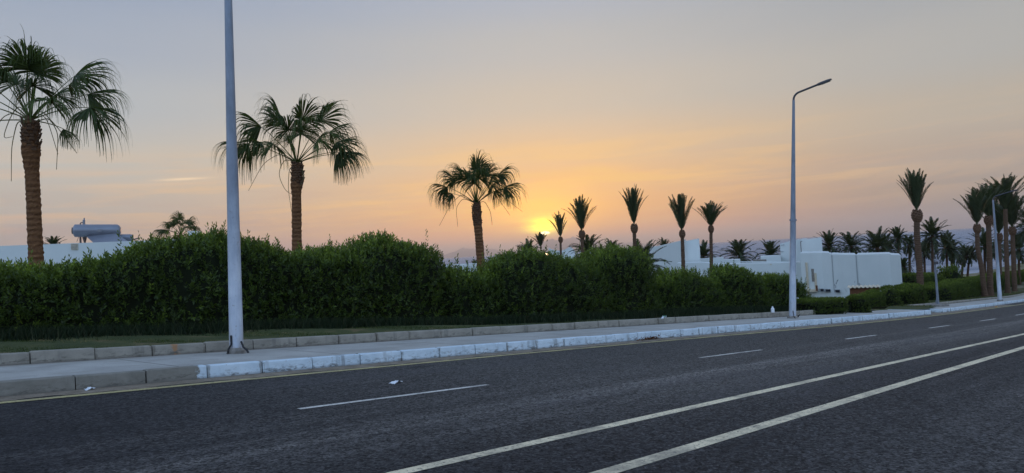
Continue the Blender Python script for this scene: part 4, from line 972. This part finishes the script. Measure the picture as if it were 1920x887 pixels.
# tower
r_ = villa('tower_block', 'white stepped tower block rising behind the second lamp post', at_=gp3(1500, 480, 66))
part(lambda b: prism(b, [(1462.5, 457.5, 68), (1486, 451, 67.2), (1502, 448.3, 66.7)], 4), 'wall', M_WALL, r_)
part(lambda b: prism(b, [(1502.0, 448.2, 66.4), (1511, 446.7, 66.4), (1514.6, 448.8, 66.4), (1540.5, 444.8, 66.4)], 4), 'wall', M_WALL, r_)
part(lambda b: slab(b, 1463, 471.2, 1481, 471.8, 67.9, .12, .2), 'ledge', M_SEAM, r_)
def pp_(b): b.tube([P(1501, 453, 66.2), P(1502.4, 472, 66.2)], .03, 6); b.tube([P(1501, 453, 66.2), P(1504, 452.5, 66.1)], .03, 6)
part(pp_, 'drain_pipe', M_PIPE, r_)
def vn(b):
    for k in range(3): slab(b, 1464.5+k*3.3, 458.8-.5*k, 1466.3+k*3.3, 460.6-.5*k, 67.85, .12, .1)
part(vn, 'vent', M_SEAM, r_)
# main wall block
r_ = villa('villa', 'large plain white walled block right of the second lamp post', at_=gp3(1600, 520, 55))
part(lambda b: prism(b, [(1500, 474.9, 58.5), (1541, 474, 57.5), (1555, 474.5, 57.0), (1556, 476.6, 56.97), (1559.2, 476.7, 56.85)], 7), 'wall', M_WALL, r_)
part(lambda b: prism(b, [(1559.0, 476.9, 56.84), (1570, 477.0, 56.4), (1577, 477.6, 56.1), (1605.2, 477.9, 54.99)], 6.5), 'wall', M_WALL, r_)
part(lambda b: prism(b, [(1605, 477.8, 54.98), (1640, 477.0, 53.6), (1669, 476.3, 52.5), (1671, 478.0, 52.4), (1688.5, 479, 51.6)], 6), 'wall', M_WALL, r_)
part(lambda b: slab(b, 1604.2, 478.6, 1604.9, 535, 54.97, .03, .05, 54.95), 'wall_joint', M_SEAM, r_)
part(lambda b: slab(b, 1559.0, 478, 1559.7, 545, 56.82, .03, .05, 56.8), 'wall_joint', M_SEAM, r_)
part(lambda b: slab(b, 1521, 504, 1525.5, 528, 58.0, .12, .15), 'niche', M_CONC, r_)
part(lambda b: slab(b, 1525.8, 512, 1529, 546, 57.9, .16, .3), 'niche_post', M_CREAM, r_)
part(lambda b: slab(b, 1509.5, 492, 1511.5, 556, 58.3, .25, .4), 'corner_pillar', M_CREAM, r_)
part(lambda b: slab(b, 1511, 542.5, 1530, 547, 57.9, .30, .4), 'sill', M_CREAM, r_)
part(lambda b: slab(b, 1527.5, 535, 1529.5, 545, 57.7, .36, .2), 'brick_edge', M_BROWN, r_)
for (a, c, d, e_, D_) in ((1537, 541.8, 1543, 546, 57.3), (1547, 542.5, 1555.5, 546.6, 57.1), (1565, 543.5, 1573, 548, 56.3)):
    wn = part(lambda b: slab(b, a-.6, c-.5, d+.6, e_+.5, D_, .12, .2), 'window', M_SEAM, r_)
    wp = part(lambda b: slab(b, a, c, d, e_, D_, .14, .05), 'pane', M_GLASS, r_); wp.parent = wn
r = random.Random(4)
for (cx, cy) in ((1570, 524), (1601, 525), (1563, 533), (1608, 531), (1582, 540), (1566, 528)):
    def crack(b):
        x_, y_ = cx, cy
        for k in range(4):
            x2, y2 = x_+r.uniform(-1.6, 1.8), y_+r.uniform(.4, 2.4); D_ = 57-(x_-1559)*(1.8/46)-.02
            if x_ > 1604: D_ = 55.0-(x_-1605)*.039
            slab(b, min(x_, x2), y_, max(x_, x2)+.5, y2+.3, D_, .16, .05); x_, y_ = x2, y2
    part(crack, 'peeling_patch', M_SEAM, r_)
# shed
r_ = villa('shed', 'small brown shed with wavy cream roof sheet before the white wall', 'shed', None, gp3(1620, 545, 46))
part(lambda b: prism(b, [(1593, 541, 46.5), (1649, 540, 46.5)], 2), 'wall', M_BROWN, r_)
def wavy(b):
    n = 48; V = []
    for j, (dy, dz) in enumerate(((-.3, 0), (1.3, .02))):
        for th in (0, .03):
            for i in range(n):
                p = P(1589+62*i/(n-1), 539.6-1.6*i/(n-1), 46.5)+unit((P(1620, 540, 46.5)-CAM)*np.array([1, 1, 0]))*dy+np.array([0, 0, dz+th+.035*math.sin(i*1.05)]); V.append(p)
    Fc = []
    for i in range(n-1):
        a = i; Fc += [(a, a+1, n+a+1, n+a), (n+a, n+a+1, 3*n+a+1, 3*n+a), (2*n+a, 2*n+a+1, a+1, a), (3*n+a, 3*n+a+1, 2*n+a+1, 2*n+a)]
    b.add(V, Fc)
part(wavy, 'roof', M_CREAM, r_)

# ------------------------------------------------------------------ street lamps
def lamp(label, foot, topx, topy, rb, rt, joint=.42, arm=(2.0, .75), collar=True):
    D = (np.array(foot)-CAM)@fw; top = P(topx, topy, D); L = top-foot
    root = empty('street_lamp', foot, label, 'street lamp', 'street lamps along the pavement')
    n = 24; q = np.linspace(0, 1, n); mb = MB()
    rr = np.where(q < joint, rb+(rb*.80-rb)*(q/joint), rb*.74+(rt-rb*.74)*((q-joint)/(1-joint)))
    mb.tube(q[:, None]*L, rr, 14); mb.build('pole', M_POLE, root)
    if collar:
        mb = MB(); c = L*joint; mb.tube([c-L*.004, c+L*.004], rb*.80+.03, 14); mb.build('collar', M_POLE, root)
    # arm: bends out over the road towards +s
    d = unit(RH*.88-FWH*.47); Z = np.array([0, 0, 1.]); pts = []
    for k in range(9): a = k/8*R_(75); R0 = .30; pts.append(L+d*R0*(1-math.cos(a))+Z*R0*math.sin(a))
    tl = d*math.sin(R_(75))+Z*math.cos(R_(75)); 
    for k in range(1, 5): pts.append(pts[8]+tl*(arm[0]*k/4))
    mb = MB(); mb.tube(pts, rt*.8, 10); mb.build('arm', M_GREY, root)
    e0 = pts[-1]; sd = unit(np.cross(tl, Z)); nn = np.cross(sd, tl)
    mb = MB(); hl = arm[1]
    prof = [(0, .04, .035), (.06, .06, .045), (.25, .085, .05), (.7, .085, .045), (1, .07, .025)]; V = []
    for (f_, w_, h_) in prof:
        c = e0+tl*(f_*hl-.05)
        for (a, b_) in ((-1, -.6), (-.7, -1), (.7, -1), (1, -.6), (1, .3), (.6, 1), (-.6, 1), (-1, .3)): V.append(c+sd*a*w_+nn*b_*h_)
    Fc = [tuple(range(8))[::-1], tuple(32+j for j in range(8))]
    for i in range(4):
        for j in range(8): Fc.append((i*8+j, i*8+(j+1) % 8, (i+1)*8+(j+1) % 8, (i+1)*8+j))
    mb.add(V, Fc); hd = mb.build('lamp_head', M_GREY, root)
    mb = MB(); sgn = -1 if nn[2] > 0 else 1
    mb.box(e0+tl*hl*.5+nn*sgn*.05, (hl*.6, .12, .02), (tl, sd, nn)); mb.build('lens', M_GLASS, hd)
    return root, L
fz = lambda px, py: gnd(px, py, KH)
r1, L1 = lamp('tall thick near lamp post with black cable ends at its foot, top out of frame', fz(443.5, 662), 424, -175, .142, .06, joint=.45, collar=False)
D1 = (fz(443.5, 662)-CAM)@fw
for sg, (x0, y0, x1, y1) in ((0, (433, 629, 426.5, 664)), (1, (452, 640, 466, 662))):
    mb = MB(); o0 = np.array(r1.location); a = P(x0, y0, D1-.14)-o0; b_ = P(x1, y1, D1-.2)-o0; b_[2] = max(b_[2], .015)
    m1 = np.array([a[0], a[1], a[2]-.18]) if not sg else a+(b_-a)*np.array([.3, .3, .5])
    mb.tube([a, m1, a*.25+b_*.75+np.array([0, 0, .0]), b_], .021, 8); mb.build('cable_end', M_BLACK, r1)
mb = MB(); o0 = np.array(r1.location); mb.box(P(431.5, 456, D1-.06)-o0, (.03, .06, .36), (RH, FWH, (0, 0, 1))); 
mb.box(P(431, 441, D1-.06)-o0, (.03, .05, .05), (RH, FWH, (0, 0, 1))); mb.box(P(431, 471, D1-.06)-o0, (.03, .05, .05), (RH, FWH, (0, 0, 1))); mb.build('hinge_strip', M_GREY, r1)
mb = MB(); mb.tube([(0, 0, -.02), (0, 0, .06), (0, 0, .12)], [.20, .185, .15], 14, jit=np.random.default_rng(3).normal(0, .05, (3, 14))); mb.build('footing', M_CONC, r1)
r2, L2 = lamp('second lamp post seen whole, standing by the box-cut hedge', fz(1486, 596.5), 1488, 188, .135, .05, joint=.45, arm=(.75, .55))
mb = MB(); mb.tube([(0, 0, -.02), (0, 0, .05), (0, 0, .10)], [.22, .20, .15], 14); mb.build('footing', M_CONC, r2)
mb = MB(); mb.tube([(.10, -.08, .0), (.22, -.2, .12), (.3, -.1, .02)], .018, 6); mb.build('cable_end', M_BLACK, r2)
mb = MB(); mb.tube([(-.10, -.08, .3), (-.18, -.14, .1), (-.2, -.2, .01)], .016, 6); mb.build('cable_end', M_BLACK, r2)
r3, L3 = lamp('farthest slim lamp post in front of the palm cluster', fz(1875, 564), 1862, 375, .15, .06, joint=.40, arm=(.9, .6), collar=False)
mb = MB(); mb.tube([(0, 0, -.05), (0, 0, .10)], [.22, .20], 12); mb.build('footing', M_CONC, r3)

# sign post with brace
fp = gnd(1759, 572, .28); D_ = (fp-CAM)@fw; r4 = empty('sign_post', fp, 'bare grey post on a broken concrete footing beside the lone date palm', 'post')
tp = P(1752.5, 487, D_)-fp; mb = MB(); mb.tube([np.zeros(3), tp*.5, tp], [.075, .065, .055], 8); mb.build('post', M_POST, r4)
mb = MB(); mb.tube([P(1754.5, 569, D_)-fp, P(1757, 556, D_)-fp], .03, 6); mb.build('brace', M_POST, r4)
mb = MB(); mb.box(P(1753.6, 493, D_)-fp-FWH*.09, (.22, .10, .16), (RH, FWH, (0, 0, 1))); mb.build('junction_box', M_GREY, r4)
mb = MB()
rr_ = random.Random(5)
for k in range(5): mb.box((rr_.uniform(-.4, .5), rr_.uniform(-.3, .2), -.08+rr_.uniform(-.03, .05)), (rr_.uniform(.3, .6), rr_.uniform(.3, .5), .18), (unit(np.array([1, rr_.uniform(-.5, .5), .1])), (0, 1, 0), (0, 0, 1)))
mb.build('footing', M_CONC, r4)

# ------------------------------------------------------------------ litter and small things
def crumple(name, label, at_, w_, d_, h_, m_, seed, cat='litter', rot=0.3):
    r = np.random.default_rng(seed); nx, ny = 9, 6; V = []
    for i in range(nx):
        for j in range(ny):
            a, b_ = i/(nx-1)-.5, j/(ny-1)-.5; V.append((a*w_*math.cos(rot)-b_*d_*math.sin(rot), a*w_*math.sin(rot)+b_*d_*math.cos(rot), abs(r.normal(0, .5))*h_+h_*(1-4*a*a)*.5+.006))
    V = np.array(V); V2 = V.copy(); V2[:, 2] -= .004; f1 = grid_faces(nx, ny); f2 = f1[:, ::-1]+len(V)
    o = mesh(name, np.vstack([V, V2]), np.vstack([f1, f2]), m_); o.location = tuple(at_); return tag(o, label, cat)
crumple('paper_scrap', 'flat white scrap lying on the asphalt above the long lane dash', gnd(742, 718.5, .0), .22, .12, .025, M_WHITE, 1)
crumple('paper_scrap', 'white scrap in the gutter dirt by the unpainted kerb', gnd(168, 731.5, .0), .15, .09, .03, M_WHITE, 2)
g_ = gnd(1245, 597.5, .42); c = crumple('crumpled_packet', 'white and green crumpled packet on the grass behind the raised kerb', g_, .24, .14, .06, M_WHITE, 3)
mb = MB(); mb.box((0, -.02, .095), (.09, .07, .008)); mb.build('printed_patch', M_GREEN, c)
g_ = gnd(1449, 586, .42); mb = MB(); mb.tube([(0, 0, 0), (0, 0, .16), (0, 0, .20), (0, 0, .25)], [.07, .07, .035, .03], 12); o = mb.build('bottle', M_WHITE); o.location = tuple(g_); tag(o, 'small white bottle standing on the grass left of the second lamp post', 'bottle')
g_ = gnd(1496, 583, .36); mb = MB(); rr_ = np.random.default_rng(8); q = np.linspace(0, 1, 9); mb.tube(np.stack([q*.05, q*0, q*.6], 1), .09*np.sin(.5+q*2.4)**.5*(.8+.35*np.sin(q*9)), 12, jit=rr_.normal(0, .12, (9, 12))); o = mb.build('plastic_sheet', M_WHITE); o.location = tuple(g_); tag(o, 'pale crumpled plastic caught upright between hedge and second lamp post', 'plastic sheet')
# dry leaf litter against the painted kerb
g_ = gnd(1214, 637, .0); n = 160; r = np.random.default_rng(12); C = np.stack([g_[0]+r.normal(0, .28, n), g_[1]-.02-np.abs(r.normal(0, .10, n)), g_[2]+np.abs(r.normal(0, .04, n))+.01-.068*0], 1); C[:, 2] = base(C[:, 0])+.012+np.abs(r.normal(0, .03, n))
LLL = r.uniform(.04, .09, n); V = leaves_mesh(C, np.tile([0, 0, 1.], (n, 1)), LLL, LLL*.5, r); tag(mesh('leaf_litter', V, np.arange(4*n).reshape(n, 4), M_DRY, attr=np.zeros(4*n)), 'heap of dry brown leaves against the painted kerb', 'leaf litter', None, 'stuff')
g_ = gnd(1868, 576, .0); mb = MB(); mb.box((0, 0, .02), (.12, .12, .03)); mb.box((0, -.0, .045), (.08, .08, .02)); o = mb.build('road_stud', M_SCREEN); o.location = tuple(g_); tag(o, 'amber road stud on the far road edge line', 'road stud')
# broken stones and soil at the driveway gap
for k in range(5):
    r = random.Random(60+k); p = (40.9+k*.55+r.uniform(-.1, .1), 11.35+r.uniform(0, 1.2), 0); mb = MB(); s0 = r.uniform(.08, .2)
    jt_ = np.random.default_rng(k).normal(0, .15, (4, 9)); mb.tube([(0, 0, -.03), (0, 0, s0*.3), (0, 0, s0*.6), (0, 0, s0*.75)], [s0, s0*1.05, s0*.7, s0*.2], 9, jit=jt_)
    o = mb.build('stone', M_CONC); o.location = (p[0], p[1], float(base(p[0]))+.01); tag(o, 'small broken stone in the gap between the two pavements', 'stone', 'broken stones in the pavement gap')
